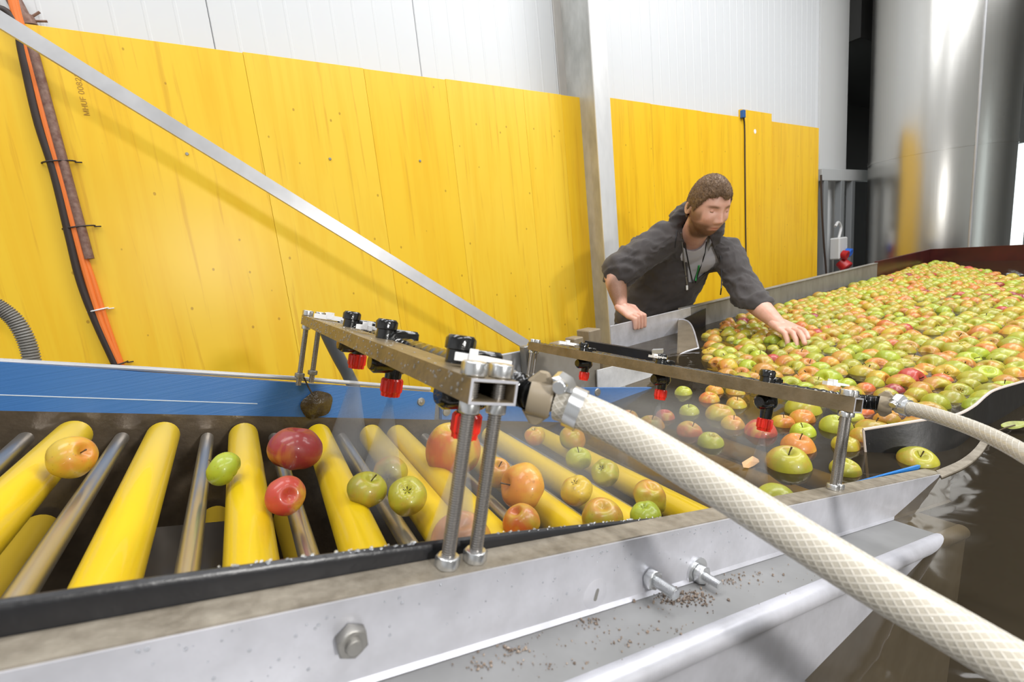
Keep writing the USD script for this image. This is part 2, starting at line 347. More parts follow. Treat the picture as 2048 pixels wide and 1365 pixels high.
board(2.30, 2.92, zr, M_boardr, 'yellow formwork board just right of the steel column')
board(2.92, 3.52, zr - .003, M_boardr, 'yellow formwork board behind the person')
board(3.52, 4.085, zr - .006, M_boardr, 'yellow formwork board left of the hanging black cable')
board(4.085, 4.58, EYE[2] + .438 * YW, M_boardr, 'tallest narrow yellow formwork board with a round white sticker')
board(4.58, 5.50, EYE[2] + .410 * YW, M_boardr, 'yellow formwork board at the right end of the boarding')
c = at(1510, 263, y=YW); solo('sticker', lathe([(0, -.001), (.019, -.001), (.019, .001), (0, .001)], c, (0, -1, 0)), M_sticker, 'round white sticker on the tallest yellow board', 'sticker')
solo('blue_clip', bevel_box(4.062, 4.10, YW - .03, YW - .0005, EYE[2] + .405 * YW, EYE[2] + .432 * YW, .003), mat('blue_clip', (.02, .10, .30), .4), 'small blue clip at the top of the hanging black cable', 'clip')
cp = [at(u, v, y=YW - .006) for u, v in ((1484, 232), (1489, 246), (1490, 330), (1491, 430), (1492, 500), (1493, 572), (1494, 640))]
solo('hanging_cable', tube(spline(cp, 40), .0055, 8), M_cable, 'thin black cable hanging down the yellow boards behind the person', 'cable')
# faint vertical print on the board
tm = meshkit.text_mesh('MHUF 0082162', .016, .0006); o = at(180, 232, y=YW - .0002)
R90 = np.array([[0, 0, -1], [0, 0, 0], [0, 0, 0]])
tv = np.array(tm.vertices); tm.vertices = np.stack([o[0] - tv[:, 1] , o[1] - tv[:, 2], o[2] + tv[:, 0]], 1)
solo('board_print', tm, mat('faint_print', (.42, .22, .02), .5), 'faint vertical printed code on the yellow board below the brace', 'print', smooth=False)
# screws in the boards
for i, (u, v, w) in enumerate([(374, 308, 'below the brace near the orange cables'), (660, 318, 'above the brace in mid board'), (840, 322, 'above the brace, right of the other two')]):
    c = at(u, v, y=YW); solo('screw', [lathe([(0, 0), (.0065, 0), (.0055, .003), (0, .0034)], c, (0, -1, 0), 14)], M_zincdull, 'small grey screw head in the yellow boards ' + w, 'screw')

# steel column: H section; lit front and shaded side painted into the tones
yf, yb = 2.12, 2.43
xl = 1.028 * yf; xr = xl + .13
col = thing('steel_column', 'galvanised steel H column standing in front of the yellow and white wall', 'column', ((xl + xr) / 2, yf, 0))
part(col, 'front_flange', bevel_box(xl, xr, yf, yf + .011, 0, 5, .002), mat('column_flange_lit', (.74, .74, .735), .42, .25, var=((9, 9, 3), (.62, .62, .615), 4)))
part(col, 'rear_flange', bevel_box(xl, xr, yb - .011, yb, 0, 5, .002), mat('column_rear_shade', (.50, .48, .45), .45, .25, var=((9, 9, 3), (.42, .40, .38), 4)))
part(col, 'web', box(xl + .061, xl + .069, yf + .011, yb - .011, 0, 5), mat('column_web_shade', (.60, .605, .585), .42, .35, var=((9, 9, 4), (.40, .405, .385), 4)))

# diagonal brace: flat bar with a lip
a, b = at(-60, 1, y=1.86), at(1054, 690, y=1.62)
d = unit(b - a); up = unit(np.cross(np.cross(d, (0, 0, 1)), d)); nrm = unit(np.cross(d, up)); nrm = nrm if nrm[1] < 0 else -nrm
br = thing('diagonal_brace', 'long galvanised diagonal brace running down across the yellow boards', 'brace', b)
h = .0205
ca, cb = a - d * 0, b
sec = lambda c: [c + up * h - nrm * .0, c - up * h, c - up * h - nrm * .03, c - up * (h - .004) - nrm * .03, c - up * (h - .004) - nrm * .004, c + up * h - nrm * .004]
part(br, 'angle_bar', loft([sec(ca), sec(cb)]), mat('brace_galvanised', (.66, .66, .67), .4, .35, var=((6, 6, 6), (.5, .5, .51), 4)), smooth=False)

# cables and pipe on the boards at the left
def poly(px, y): return [at(u, v, y=y) for u, v in px]
solo('orange_cable', [tube(spline(poly([(20, -20), (34, 40), (56, 105), (92, 250), (125, 365), (150, 465), (176, 560), (205, 650), (243, 738), (262, 790), (284, 850), (298, 920)], YW - .014), 70), .011, 10),
                      tube(spline(poly([(26, -20), (40, 40), (63, 105), (97, 250), (130, 365), (153, 465), (186, 560), (211, 640), (238, 716), (262, 780), (290, 850), (306, 920)], YW - .013), 70), .009, 10)], M_orange,
     'pair of orange cables running down the yellow boards at the left', 'cable')
solo('black_cable', tube(spline(poly([(-30, 18), (10, 22), (36, 60), (46, 110), (75, 240), (108, 345), (138, 470), (160, 560), (190, 640), (232, 732), (250, 770), (268, 830), (280, 900)], YW - .014), 80), .0125, 12), M_cable,
     'thick black cable running down the left side of the orange cables', 'cable')
p0, p1 = poly([(63, 90), (179, 518)], YW - .016)
solo('rusty_pipe', lathe([(.010, 0), (.0145, 0), (.0145, np.linalg.norm(p1 - p0)), (.010, np.linalg.norm(p1 - p0)), (.010, 0)], p0, p1 - p0, 18), M_rust, 'straight rusty brown pipe beside the orange cables', 'pipe')
q0, q1 = at(12, -30, y=YB - .04), at(50, 42, y=YB - .04)
solo('brown_pipe', [cyl(q0, q1, .022, 18), cyl(q1 - unit(q1 - q0) * .012, q1 + unit(q1 - q0) * .018, .030, 18)] + [cyl(q1, q1 + np.array([.06 * math.cos(t), -.01, .05 * math.sin(t)]), .004, 6) for t in (-.6, .1, .7)], M_rust,
     'short brown pipe stub with frayed end above the yellow boards at top left', 'pipe')
for i, (u, v, mm, w) in enumerate([(118, 325, M_cable, 'uppermost, around pipe and cables'), (158, 455, M_cable, 'second from top, at the rusty pipe'), (196, 620, M_whitep, 'pale one below the end of the rusty pipe'), (236, 728, M_cable, 'lowest, just above the blue guide board')]):
    c = at(u, v, y=YW); r = .045 if i < 2 else .03
    tr = [c + np.array([r * math.cos(t) , -.0285 * max(0, math.sin(t)) - .001, .004 * math.cos(t)]) for t in np.linspace(0, math.pi, 14)]
    solo('cable_tie', [tube(tr, .0028, 6), bevel_box(c[0] + r - .002, c[0] + r + .018, YW - .010, YW - .004, c[2] - .002, c[2] + .002, .001)], mm, 'cable tie on the wall cables, ' + w, 'cable tie')
cp = spline(poly([(-30, 600), (0, 616), (30, 642), (52, 680), (64, 722), (70, 770), (72, 860), (72, 1000)], 1.75), 160); rr = .018 + .0022 * np.sin(np.arange(160) * 2.1)
solo('corrugated_conduit', tube(cp, rr, 14), M_conduit, 'grey corrugated conduit bending down at the left edge', 'conduit')

# ================================================================== RIGHT BACKGROUND
def slope(u0, v0, u1, v1, y): return at(u0, v0, y=y), at(u1, v1, y=y)
fr = thing('steel_stand', 'grey steel stand against the back wall behind the far end of the tank', 'stand', (6.1, 2.35, 0))
zt = at(1660, 345, y=2.33)[2]
part(fr, 'crossbar', bevel_box(5.56, 6.9, 2.30, 2.36, zt - .09, zt + .03, .004), M_lightgrey)
for xx in (5.62, 6.02, 6.30):
    part(fr, 'post', bevel_box(xx, xx + .085, 2.30, 2.36, 0, zt - .09, .004), mat('grey_paint_steel', (.22, .23, .235), .45, .2))
cpx = [at(u, v, y=2.27) for u, v in ((1642, 350), (1644, 420), (1648, 490), (1652, 540), (1655, 600))]
solo('black_lead', tube(spline(cpx, 30), .010, 8), M_cable, 'black lead hanging beside the grey steel stand', 'cable')
bx = at(1683, 505, y=2.22); w = .11
sb = thing('socket_box', 'grey electrical socket box with red and blue sockets on the steel stand', 'socket box', (bx[0], 2.25, bx[2] - .12))
part(sb, 'housing', bevel_box(bx[0] - .10, bx[0] + .10, 2.20, 2.30, bx[2] - .07, bx[2] + .16, .012), M_boxgrey)
part(sb, 'red_socket', lathe([(0, 0), (.045, 0), (.05, .05), (.042, .055), (0, .05)], (bx[0] - .04, 2.20, bx[2] - .02), (0, -1, -.3)), M_redp)
part(sb, 'blue_socket', lathe([(0, 0), (.04, 0), (.045, .05), (.036, .055), (0, .05)], (bx[0] + .055, 2.20, bx[2] - .0), (0, -1, -.3)), M_bluep)
part(sb, 'large_red_socket', lathe([(0, 0), (.055, 0), (.065, .09), (.055, .10), (0, .09)], (bx[0] - .0, 2.23, bx[2] - .10), (0, -.7, -.7)), M_redp)
hk = [(bx[0] + .0, 2.25, bx[2] + .15), (bx[0] + .05, 2.25, bx[2] + .26), (bx[0] - .02, 2.25, bx[2] + .32), (bx[0] - .09, 2.25, bx[2] + .28)]
part(sb, 'cable_loop', tube(spline(hk, 24), .014, 8), M_boxgrey)

sc = np.array([6.62, 1.66]); SR = .575
si = thing('steel_silo', 'tall polished stainless steel silo mirroring the yellow boards', 'silo', (sc[0], sc[1], 0))
part(si, 'shell', lathe([(SR - .01, 0.05), (SR, .06), (SR, 4.9), (SR - .01, 4.9)], (sc[0], sc[1], 0), (0, 0, 1), 96), M_silo)
ang = math.radians(194.4 + 27)
part(si, 'weld_seam', cyl((sc[0] + SR * math.cos(ang), sc[1] + SR * math.sin(ang), .06), (sc[0] + SR * math.cos(ang), sc[1] + SR * math.sin(ang), 4.9), .012, 10), M_galv)
part(si, 'hoop', lathe([(SR, 2.0), (SR + .006, 2.0), (SR + .006, 2.03), (SR, 2.03)], (sc[0], sc[1], 0), (0, 0, 1), 96), M_silo)

# ================================================================== TANK AND WATER
tk = thing('apple_tank', 'large galvanised water tank full of floating apples', 'tank', (3.0, YT, 0))
x_red = at(1755, 525, y=YT)[0]; x_end = 5.42
def rimbox(x0, x1): return bevel_box(x0, x1, YT, YT + .005, .35, RIM, .001)
part(tk, 'back_wall', rimbox(1.44, x_red), M_galvdull)
part(tk, 'back_rim', bevel_box(1.9, x_red, YT - .004, YT + .03, RIM - .006, RIM + .002, .002), M_galvdull)
part(tk, 'red_back_panel', bevel_box(x_red, x_end, YT, YT + .02, .35, RIM + .012, .003), M_redtank, label='dark red painted stretch of the tank wall')
part(tk, 'red_end_panel', slab([(x_end, YT + .02, .35), (x_end, YT + .02, RIM + .012), (x_end - .35, -.9, RIM + .012), (x_end - .35, -.9, .35)], .02, (1, 0, 0)), M_redtank, label='dark red painted end of the tank')
part(tk, 'tank_floor', box(.2, x_end, -.9, YT, .33, .35), mat('dark_tank_floor', (.012, .010, .008), .5))
part(tk, 'front_wall', box(.2, x_end - .3, -.905, -.9, .35, RIM), M_galvdull)

wv = []; xs = np.linspace(.42, x_end - .005, 160); ys = np.linspace(-.895, YT - .001, 80)
gx, gy = np.meshgrid(xs, ys, indexing='ij'); gz = WZ + .0025 * (meshkit.fbm(np.stack([gx * 9, gy * 9, 0 * gx], -1), 3, 4) - .5)
lim = x_end - .35 * (YT + .02 - gy) / (YT + .92) - .004
gx = np.where(gx > lim, lim, gx)
v = np.stack([gx, gy, gz], -1).reshape(-1, 3); i, j = np.meshgrid(np.arange(159), np.arange(79), indexing='ij'); k = i * 80 + j
f = np.stack([k, k + 80, k + 81, k + 1], -1).reshape(-1, 4)
solo('water', (v, f), M_water, 'murky brown water filling the tank around the apples', 'water', smooth=True, kind='stuff')

# deflector plate (the person's right hand holds its edge), flap and black rubber
dp = thing('deflector_plate', 'bare metal deflector plate under the hand of the person, with a curved flap', 'plate', (1.6, YT, .9))
part(dp, 'plate', bevel_box(at(1221, 652, y=YT - .006)[0], 1.95, YT - .006, YT - .002, .93, RIM + .001, .0015), M_alu)
T = at(1358, 640, y=YT - .008); W1 = at(1397, 697, z=WZ + .008); W2 = at(1356, 727, z=WZ - .012)
rows = []
for s in np.linspace(0, 1, 10):
    e1 = T * (1 - s) + W1 * s + np.array([.10, .05, .02]) * math.sin(math.pi * s) * (1 - .3 * s); e2 = T * (1 - s) + W2 * s
    rows.append([e2 * (1 - q) + e1 * q + np.array([0, .035, 0]) * math.sin(math.pi * q) * s for q in np.linspace(0, 1, 9)])
R_ = np.array(rows); k = 9; v1 = R_.reshape(-1, 3); v2 = v1 + np.array([-.002, .0035, 0])
i, j = np.meshgrid(np.arange(9), np.arange(8), indexing='ij'); q = i * k + j
f1 = np.stack([q, q + 1, q + k + 1, q + k], -1).reshape(-1, 4); f2 = f1[:, ::-1] + len(v1)
part(dp, 'flap', (np.vstack([v1, v2]), np.vstack([f1, f2])), mat('flap_metal', (.25, .205, .145), .42, .3, var=((20, 20, 20), (.18, .145, .10), 4)), smooth=True)
part(dp, 'flap_edge', tube(spline([r[-1] for r in R_] , 30), .0035, 8), M_alu)
part(dp, 'flap_foot', tube([R_[-1][q] for q in range(9)], .0035, 8), M_alu)
part(dp, 'rubber_sheet', slab([at(1362, 641, y=YT - .010), at(1412, 617, y=YT - .010), at(1411, 655, y=YT - .010), at(1398, 664, y=YT - .010), at(1372, 660, y=YT - .010)], .003, (0, 1, 0)), M_black)

# tank end wall behind the blue guide boards
ew = thing('tank_end_wall', 'grey metal end wall of the tank behind the blue guide boards', 'wall plate', (1.1, 1.2, .8))
def plate(px, y, t=.004): return slab([at(u, v, y=y) for u, v in px], t, (0, 1, 0))
part(ew, 'left_plate', plate([(930, 724), (1045, 704), (1046, 790), (930, 800)], 1.04), M_galv)
part(ew, 'left_rim', tube([at(930, 724, y=1.045), at(1045, 704, y=1.045)], .004, 8), M_galv)
pc = at(1054, 720, y=1.02)
part(ew, 'post', bevel_box(pc[0] - .011, pc[0] + .011, 1.012, 1.036, .6, at(1052, 692, y=1.02)[2], .003), M_galvdull)
part(ew, 'middle_plate', plate([(1060, 696), (1200, 712), (1200, 805), (1060, 795)], 1.0), mat('muddy_plate', (.21, .185, .145), .45, .25, var=((9, 9, 9), (.30, .28, .25), 4)))
part(ew, 'white_plate', plate([(1195, 741), (1236, 731), (1311, 746), (1306, 756), (1236, 776), (1196, 776)], .985), mat('pale_plate', (.66, .66, .66), .45, .2, var=((30, 30, 30), (.52, .52, .52), 4)))
part(ew, 'flat_strip', hull([at(1236, 776, y=.985), at(1306, 756, y=.985), at(1308, 772, y=.96), at(1250, 779, y=.96)]), M_galvdull)
tb = []
for n_, px, y0, y1, z1, w in (('left', 1128, 1.40, 1.46, 686, .03), ('middle', 1158, 1.42, 1.48, 676, .026), ('right', 1190, 1.44, 1.52, 660, .035)):
    c = at(px, z1, y=y0)
    solo('timber_block', bevel_box(c[0] - w, c[0] + w, y0, y1, 0.0, c[2], .004), M_boardr if n_ == 'x' else mat('wet_timber', (.27, .22, .15), .6, var=((30, 30, 5), (.19, .15, .10), 4)), 'wet brown timber block behind the second spray bar, %s of three' % ('leftmost' if n_ == 'left' else 'middle' if n_ == 'middle' else 'tallest and rightmost'), 'timber')
a, b = at(1172, 697, y=1.12), at(1306, 722, y=.93); dd = unit(b - a); ax = unit(np.cross(dd, (0, 0, 1)))
h0, h1 = at(1172, 681, y=1.12)[2] - a[2], at(1306, 703, y=.93)[2] - b[2]
bs = thing('black_strip', 'dark rubber strip behind the second spray bar', 'strip', a)
part(bs, 'strip', loft([[c - ax * .006, c + ax * .006, c + ax * .006 + (0, 0, hh), c - ax * .006 + (0, 0, hh)] for c, hh in ((a, h0), (b, h1))]), M_black, smooth=False)
part(bs, 'metal_end', loft([[c - ax * .009, c + ax * .009, c + ax * .009 + (0, 0, .012), c - ax * .009 + (0, 0, .012)] for c in (b + (0, 0, h1 - .006), at(1326, 706, y=.95))]), M_galv, smooth=False)
# black guide plate on the right with pale upper edge
gp = thing('black_guide_plate', 'curved wet black guide plate with a pale upper edge at the right', 'plate', (1.1, .35, WZ))
bot = [at(u, v, z=WZ - .03) for u, v in ((1732, 905), (1790, 912), (1860, 912), (1920, 890), (1945, 862), (2000, 838), (2080, 805))]
top = []
for (u, v), (bu, bv) in zip(((1724, 858), (1830, 842), (1912, 828), (1948, 806), (1978, 786), (2015, 774), (2080, 755)), range(7)) if False else []: pass
tp = [(1724, 859), (1800, 847), (1870, 836), (1912, 829), (1945, 812), (1968, 792), (1990, 779), (2048, 762), (2100, 748)]
bt = [(1736, 905), (1800, 914), (1860, 917), (1912, 900), (1945, 873), (1968, 857), (1990, 847), (2048, 815), (2100, 795)]
B = spline([at(u, v, z=WZ) for u, v in bt], 40); Tt = []
for (u, v), b_ in zip(tp, [at(u, v, z=WZ) for u, v in bt]):
    Tt.append(at(u, v, pl=((0, 1, 0), b_[1] + .010)))
Tt = spline(Tt, 40); B = B + np.array([0, 0, -.06])
nn = np.array([0, -.004, 0]); v1 = np.vstack([B, Tt]); n_ = 40; i = np.arange(n_ - 1)
ff = np.vstack([np.stack([i, i + 1, n_ + i + 1, n_ + i], 1)]); ff2 = ff[:, ::-1] + 2 * n_
sd = np.vstack([np.stack([n_ + i, n_ + i + 1, 3 * n_ + i + 1, 3 * n_ + i], 1), [[0, n_, 3 * n_, 2 * n_]], [[n_ - 1, 2 * n_ - 1, 4 * n_ - 1, 3 * n_ - 1]][:1]])
part(gp, 'sheet', (np.vstack([v1 + nn, v1]), np.vstack([ff, ff2, sd])), M_blacksheet, smooth=40)
part(gp, 'pale_edge', tube(Tt + (0, -.002, 0), .0028, 8), mat('pale_sheet_edge', (.52, .45, .40), .5))
fl = at(1734, 885, z=WZ - .02)
part(gp, 'front_edge', tube([B[0] + (0, -.002, 0), Tt[0] + (0, -.002, 0)], .0022, 8), mat('pale_sheet_edge', (.52, .45, .40), .5))
fe = spline([at(u, v, z=WZ + .003) for u, v in ((1878, 948), (1925, 927), (1956, 902), (1976, 872))], 16)
solo('flange_strip', loft([[p + (-.010, -.006, 0), p + (.010, .006, 0), p + (.010, .006, -.004), p + (-.010, -.006, -.004)] for p in fe]), M_aludirty, 'bent muddy metal strip at the waterline below the black guide plate', 'metal strip', smooth=50)
# leaf on a twig by the guide plate
lc = at(2030, 851, z=WZ + .012)
def leaf_mesh(c, length, width, ax, side, bend=.15):
    ax, side = unit(ax), unit(side); up_ = np.cross(ax, side); up_ = up_ if up_[2] > 0 or abs(up_[2]) < .3 else -up_; P = []
    for s in np.linspace(0, 1, 13):
        wdt = width * (math.sin(math.pi * s ** .8) ** .8 if 0 < s < 1 else 0)
        P.append([c + ax * (s - .5) * length + side * w_ * wdt / 2 + up_ * (bend * width * abs(w_) - .1 * width * math.sin(math.pi * s) + .03 * width * math.sin(9 * s + 3 * w_)) for w_ in (-1, -.5, 0, .5, 1)])
    P = np.array(P); v1 = P.reshape(-1, 3); i, j = np.meshgrid(np.arange(12), np.arange(4), indexing='ij'); q = i * 5 + j
    f = np.stack([q, q + 1, q + 6, q + 5], -1).reshape(-1, 4); n = len(v1)
    return (np.vstack([v1, v1 - up_ * .0008]), np.vstack([f, f[:, ::-1] + n]))
lf = thing('floating_leaf', 'pale green leaf on a thin twig at the right edge beside the black guide plate', 'leaf', lc)
part(lf, 'blade', leaf_mesh(lc, .055, .022, (1, -.65, .1), (.5, .8, .25)), M_leafgreen, smooth=True)
part(lf, 'twig', tube([at(1985, 866, z=WZ + .01), at(2012, 856, z=WZ + .012), lc], .0012, 6), M_stem)

# ================================================================== CONVEYOR
PN = ((.04, 1, 0), .2546)                    # near frame plane
T_px = [(-90, 1362), (0, 1342), (352, 1276), (700, 1207), (905, 1156), (1042, 1132), (1400, 1050), (1665, 991.5), (1884, 950)]
B_px = [(751, 1365), (1000, 1268), (1161, 1231), (1400, 1163), (1567, 1110), (1661, 1076), (1767, 1042)]
Tn = np.array([at(u, v, pl=PN) for u, v in T_px]); Bn = np.array([at(u, v, pl=PN) for u, v in B_px])
kt = np.polyfit(Tn[:, 0], Tn[:, 2], 1); kb = np.polyfit(Bn[:, 0], Bn[:, 2], 1)
ztop_n = lambda x: np.polyval(kt, x); zbase_n = lambda x: np.polyval(kb, x); yn = lambda x: .2546 - .04 * x
XL, XR = -.55, 1.02
def strip(prof, xs):                          # prof(x) -> list of (y, z)
    return loft([[(x, y, z) for y, z in prof(x)] for x in xs])
XS = np.linspace(XL, XR, 14); XB = np.linspace(XL, .87, 13)
cf = thing('conveyor_trough', 'aluminium conveyor trough rising to the left out of the water', 'conveyor', (.2, .25, .9))
th = .003; FL = .024; LW = .052
def rail_prof(x):
    y, t, b_ = yn(x), ztop_n(x), zbase_n(x)
    return [(y, t), (y + FL, t), (y + FL, t - th), (y + th, t - th), (y + th, b_ - th), (y, b_ - th)]
part(cf, 'side_rail', strip(rail_prof, XS), M_alu, smooth=False)
part(cf, 'muddy_flange_top', strip(lambda x: [(yn(x) + .0015, ztop_n(x)), (yn(x) + FL, ztop_n(x)), (yn(x) + FL, ztop_n(x) + .0012), (yn(x) + .0015, ztop_n(x) + .0012)], XS), M_aludirty, smooth=False, label='brown muddy top of the near flange')
part(cf, 'ledge', strip(lambda x: [(yn(x), zbase_n(x)), (yn(x), zbase_n(x) - th), (yn(x) - LW, zbase_n(x) - th), (yn(x) - LW, zbase_n(x))], XB), mat('ledge_steel', (.30, .30, .30), .42, .35, var=((10, 10, 10), (.235, .235, .23), 5)), smooth=False)
def bead_prof(x):
    y, z = yn(x) - LW, zbase_n(x) - .0095; return [(y - .0005 + .0105 * math.cos(t), z + .0105 * math.sin(t)) for t in np.linspace(0, 2 * math.pi, 20)[:-1]]
part(cf, 'edge_bead', strip(bead_prof, XB), M_alu, smooth=50)
part(cf, 'weld_line', strip(lambda x: [(yn(x) + .001, zbase_n(x) + .004), (yn(x) - .003, zbase_n(x) + .0005), (yn(x), zbase_n(x) - .001)], XS), M_alu, smooth=False)
part(cf, 'outer_skirt', strip(lambda x: [(yn(x) - LW - .006, zbase_n(x) - .019), (yn(x) - LW - .003, zbase_n(x) - .019), (yn(x) - LW - .003 + .02, zbase_n(x) - .6), (yn(x) - LW - .006 + .02, zbase_n(x) - .6)], XB), M_alu, smooth=False)
part(cf, 'inner_wall', strip(lambda x: [(yn(x) + FL, ztop_n(x) - .002), (yn(x) + FL + .003, ztop_n(x) - .002), (yn(x) + FL + .003, ztop_n(x) - .45), (yn(x) + FL, ztop_n(x) - .45)], XS), M_brownwet, smooth=False)
# roller plane
def zr_(x): return EYE[2] - .236 - .31 * x
RP = ((.31, 0, 1), EYE[2] - .236)
yfar = .895
part(cf, 'far_wall', strip(lambda x: [(yfar + .004, zr_(x) + .03), (yfar + .008, zr_(x) + .03), (yfar + .008, zr_(x) - .50), (yfar + .004, zr_(x) - .50)], np.linspace(-1.0, XR, 8)), M_brownwet, smooth=False)
part(cf, 'trough_floor', strip(lambda x: [(yfar, zr_(x) - .36), (yn(x) + FL, zr_(x) - .36), (yn(x) + FL, zr_(x) - .365), (yfar, zr_(x) - .365)], np.linspace(-1.0, .7, 8)), M_brownwet, smooth=False)
part(cf, 'tray_plate', strip(lambda x: [(.80, zr_(x) - .115), (.54, zr_(x) - .125), (.54, zr_(x) - .128), (.80, zr_(x) - .118)], np.linspace(-.12, .02, 3)), mat('wet_tray', (.13, .115, .10), .14, .5), smooth=False)
# black rubber lip inside the rail
L_px = [(-80, 1208), (0, 1195), (400, 1140), (700, 1103), (840, 1081), (1000, 1064), (1200, 1046), (1385, 1029)]
PL = ((.04, 1, 0), .2546 + FL + .006)
Ln = np.array([at(u, v, pl=PL) for u, v in L_px]); kl = np.polyfit(Ln[:, 0], Ln[:, 2], 3)
xe = Ln[-1, 0]
def lip_prof(x):
    y = yn(x) + FL + .0005; z = np.polyval(kl, max(x, XL)) ; zb = ztop_n(x) - .006; t = .008
    return [(y, zb), (y, z - .004), (y + .0015, z - .001), (y + t / 2, z), (y + t - .0015, z - .001), (y + t, z - .004), (y + t, zb)]
part(cf, 'rubber_lip', strip(lip_prof, np.linspace(max(XL, -.2), xe, 30)), M_black, smooth=40, label='black rubber lip along the inside of the near rail')
def bolt_out(u, v, shaft, r=.0048, washer=False, label=None):
    c = at(u, v, pl=PN); ax = unit((-.04, -1, 0)); g = []
    if washer: g.append(lathe([(0, 0), (.0135, 0), (.0135, .0022), (0, .0022)], c, ax, 28))
    o = c + ax * (.0022 if washer else .0003)
    g.append(hexnut(o, ax, .0155, .0075, rot=.5))
    if shaft > 0:
        g.append(threaded(o + ax * .007, o + ax * (.007 + shaft), r, .0013))
    return g
part(cf, 'bolt', bolt_out(1298, 1154, .021), M_zinc, label='bright bolt sticking out of the near rail')
part(cf, 'bolt', bolt_out(1392, 1143, .016, .004, True), M_zinc, label='bright bolt with a wide washer at the right')
part(cf, 'bolt', bolt_out(700, 1274, .004, .0045), M_zincdull, label='dull worn bolt end at the left')
c = at(1191, 1189, pl=PN); part(cf, 'weld_spot', lathe([(0, .0008), (.004, .0010), (.012, .0002), (.013, -.001)], c, (-.04, -1, 0), 20), M_alu, smooth=True)
part(cf, 'slot', hull(ring(c + (-.0015, -.0012, -.003), (-.04, -1, 0), .0016, 10), ring(c + (.0015, -.0012, .003), (-.04, -1, 0), .0016, 10), ring(c + (-.0015, 0, -.003), (-.04, -1, 0), .0016, 10), ring(c + (.0015, 0, .003), (-.04, -1, 0), .0016, 10)), M_zincdull)

# debris on the ledge
rng = np.random.default_rng(5); chips = []
def chip(px, s):
    u, v = px; x = None
    c = at(u, v, z=zbase_n(.3)); 
    for _ in range(4): c = at(u, v, z=float(zbase_n(c[0])) + .0004)
    if c[1] > yn(c[0]) - .001 or c[1] < yn(c[0]) - LW: return
    m = trimesh.creation.icosphere(1 if s > .0012 else 0, 1.0); m.vertices *= rng.uniform(.45, 1.1, 3) * s; m.vertices += rng.normal(0, .18 * s, m.vertices.shape)
    m.apply_transform(trimesh.transformations.random_rotation_matrix(rng.random(3))); m.apply_translation(c + (0, 0, s * .3)); chips.append(m)
for _ in range(240): chip((rng.normal(1365, 32), rng.normal(1197, 8) ), rng.uniform(.0005, .0014))
for (cu, cv, n_, su) in ((1178, 1248, 22, 10), (1030, 1302, 30, 14), (962, 1330, 18, 10), (1450, 1165, 40, 30), (1510, 1150, 20, 26), (1255, 1290, 12, 20), (1130, 1330, 12, 30), (1320, 1262, 14, 40)):
    for _ in range(n_): chip((rng.normal(cu, su), rng.normal(cv, 5)), rng.uniform(.0004, .0013))
for _ in range(160):
    u = rng.uniform(900, 1640); chip((u, 1365 - (u - 750) * .31 + rng.uniform(0, 110)), rng.uniform(.0003, .0009))
solo('debris', chips, M_debris, 'brown plant debris scattered on the ledge of the conveyor frame', 'debris', smooth=False, kind='stuff')

# blue guide boards
PF = .90
def rounded_plate(corners, radii, thick, n=6):
    out = []
    C = np.array(corners, float)
    for k, r in enumerate(radii):
        p, a_, b_ = C[k], C[k - 1], C[(k + 1) % len(C)]
        if r == 0: out.append(p); continue
        e0, e1 = p + unit(a_ - p) * r, p + unit(b_ - p) * r
        for t in np.linspace(0, 1, n): out.append((1 - t) ** 2 * e0 + 2 * t * (1 - t) * p + t * t * e1)
    return slab(out, thick, (0, 1, 0))
g1 = thing('blue_guide_board', 'long blue plastic guide board with white scratches behind the rollers at the left', 'guide board', (0, PF, 1.1))
part(g1, 'board', rounded_plate([at(-140, 715, y=PF), at(873, 786, y=PF), at(867, 861, y=PF), at(-140, 855, y=PF)], [0, .012, .010, 0], .012), M_blue, smooth=20)
part(g1, 'bolt', [lathe([(0, .004), (.0075, .003), (.009, .0), (.009, -.001)], at(842, 804, y=PF), (0, -1, 0), 20), lathe([(0, .0055), (.003, .005), (.0035, .003)], at(842, 804, y=PF), (0, -1, 0), 10)], M_zincdull, smooth=40)
part(g1, 'scratch', strip(lambda x: [(PF - .0004, at(520, 808, y=PF)[2] - .31 * (x - at(520, 808, y=PF)[0]) + .0007), (PF + .0005, at(520, 808, y=PF)[2] - .31 * (x - at(520, 808, y=PF)[0]) + .0007), (PF + .0005, at(520, 808, y=PF)[2] - .31 * (x - at(520, 808, y=PF)[0]) - .0007), (PF - .0004, at(520, 808, y=PF)[2] - .31 * (x - at(520, 808, y=PF)[0]) - .0007)], [-.30, -.1, at(515, 808, y=PF)[0]]), mat('white_scratch', (.55, .62, .70), .5), smooth=False, label='long white scratch along the board')
part(g1, 'worn_top_edge', tube([at(-140, 715, y=PF + .006), at(300, 739, y=PF + .006), at(590, 757, y=PF + .006), at(860, 779, y=PF + .006)], .004, 8), M_galv)
g2 = thing('blue_guide_board', 'shorter blue plastic guide board behind the near spray bar, dipping into the water', 'guide board', (.6, PF, 1.0))
part(g2, 'board', slab([at(884, 791, y=PF + .004), at(1000, 781, y=PF + .004), at(1113, 777, y=PF + .004), at(1306, 776, y=PF + .004), at(1240, 812, y=PF + .004), at(1170, 852, y=PF + .004), at(1040, 858, y=PF + .004), at(884, 864, y=PF + .004)], .012, (0, 1, 0)), M_blue, smooth=20)
for (u, v, r) in ((893, 824, .010), (1195, 785, .011)):
    part(g2, 'bolt', [lathe([(0, .004), (r * .85, .003), (r, 0), (r, -.001)], at(u, v, y=PF + .004), (0, -1, 0), 20)], M_zincdull, smooth=40)
part(g2, 'frame_strip', slab([at(866, 790, y=PF + .02), at(890, 788, y=PF + .02), at(890, 870, y=PF + .02), at(866, 868, y=PF + .02)], .004, (0, 1, 0)), M_galvdull)
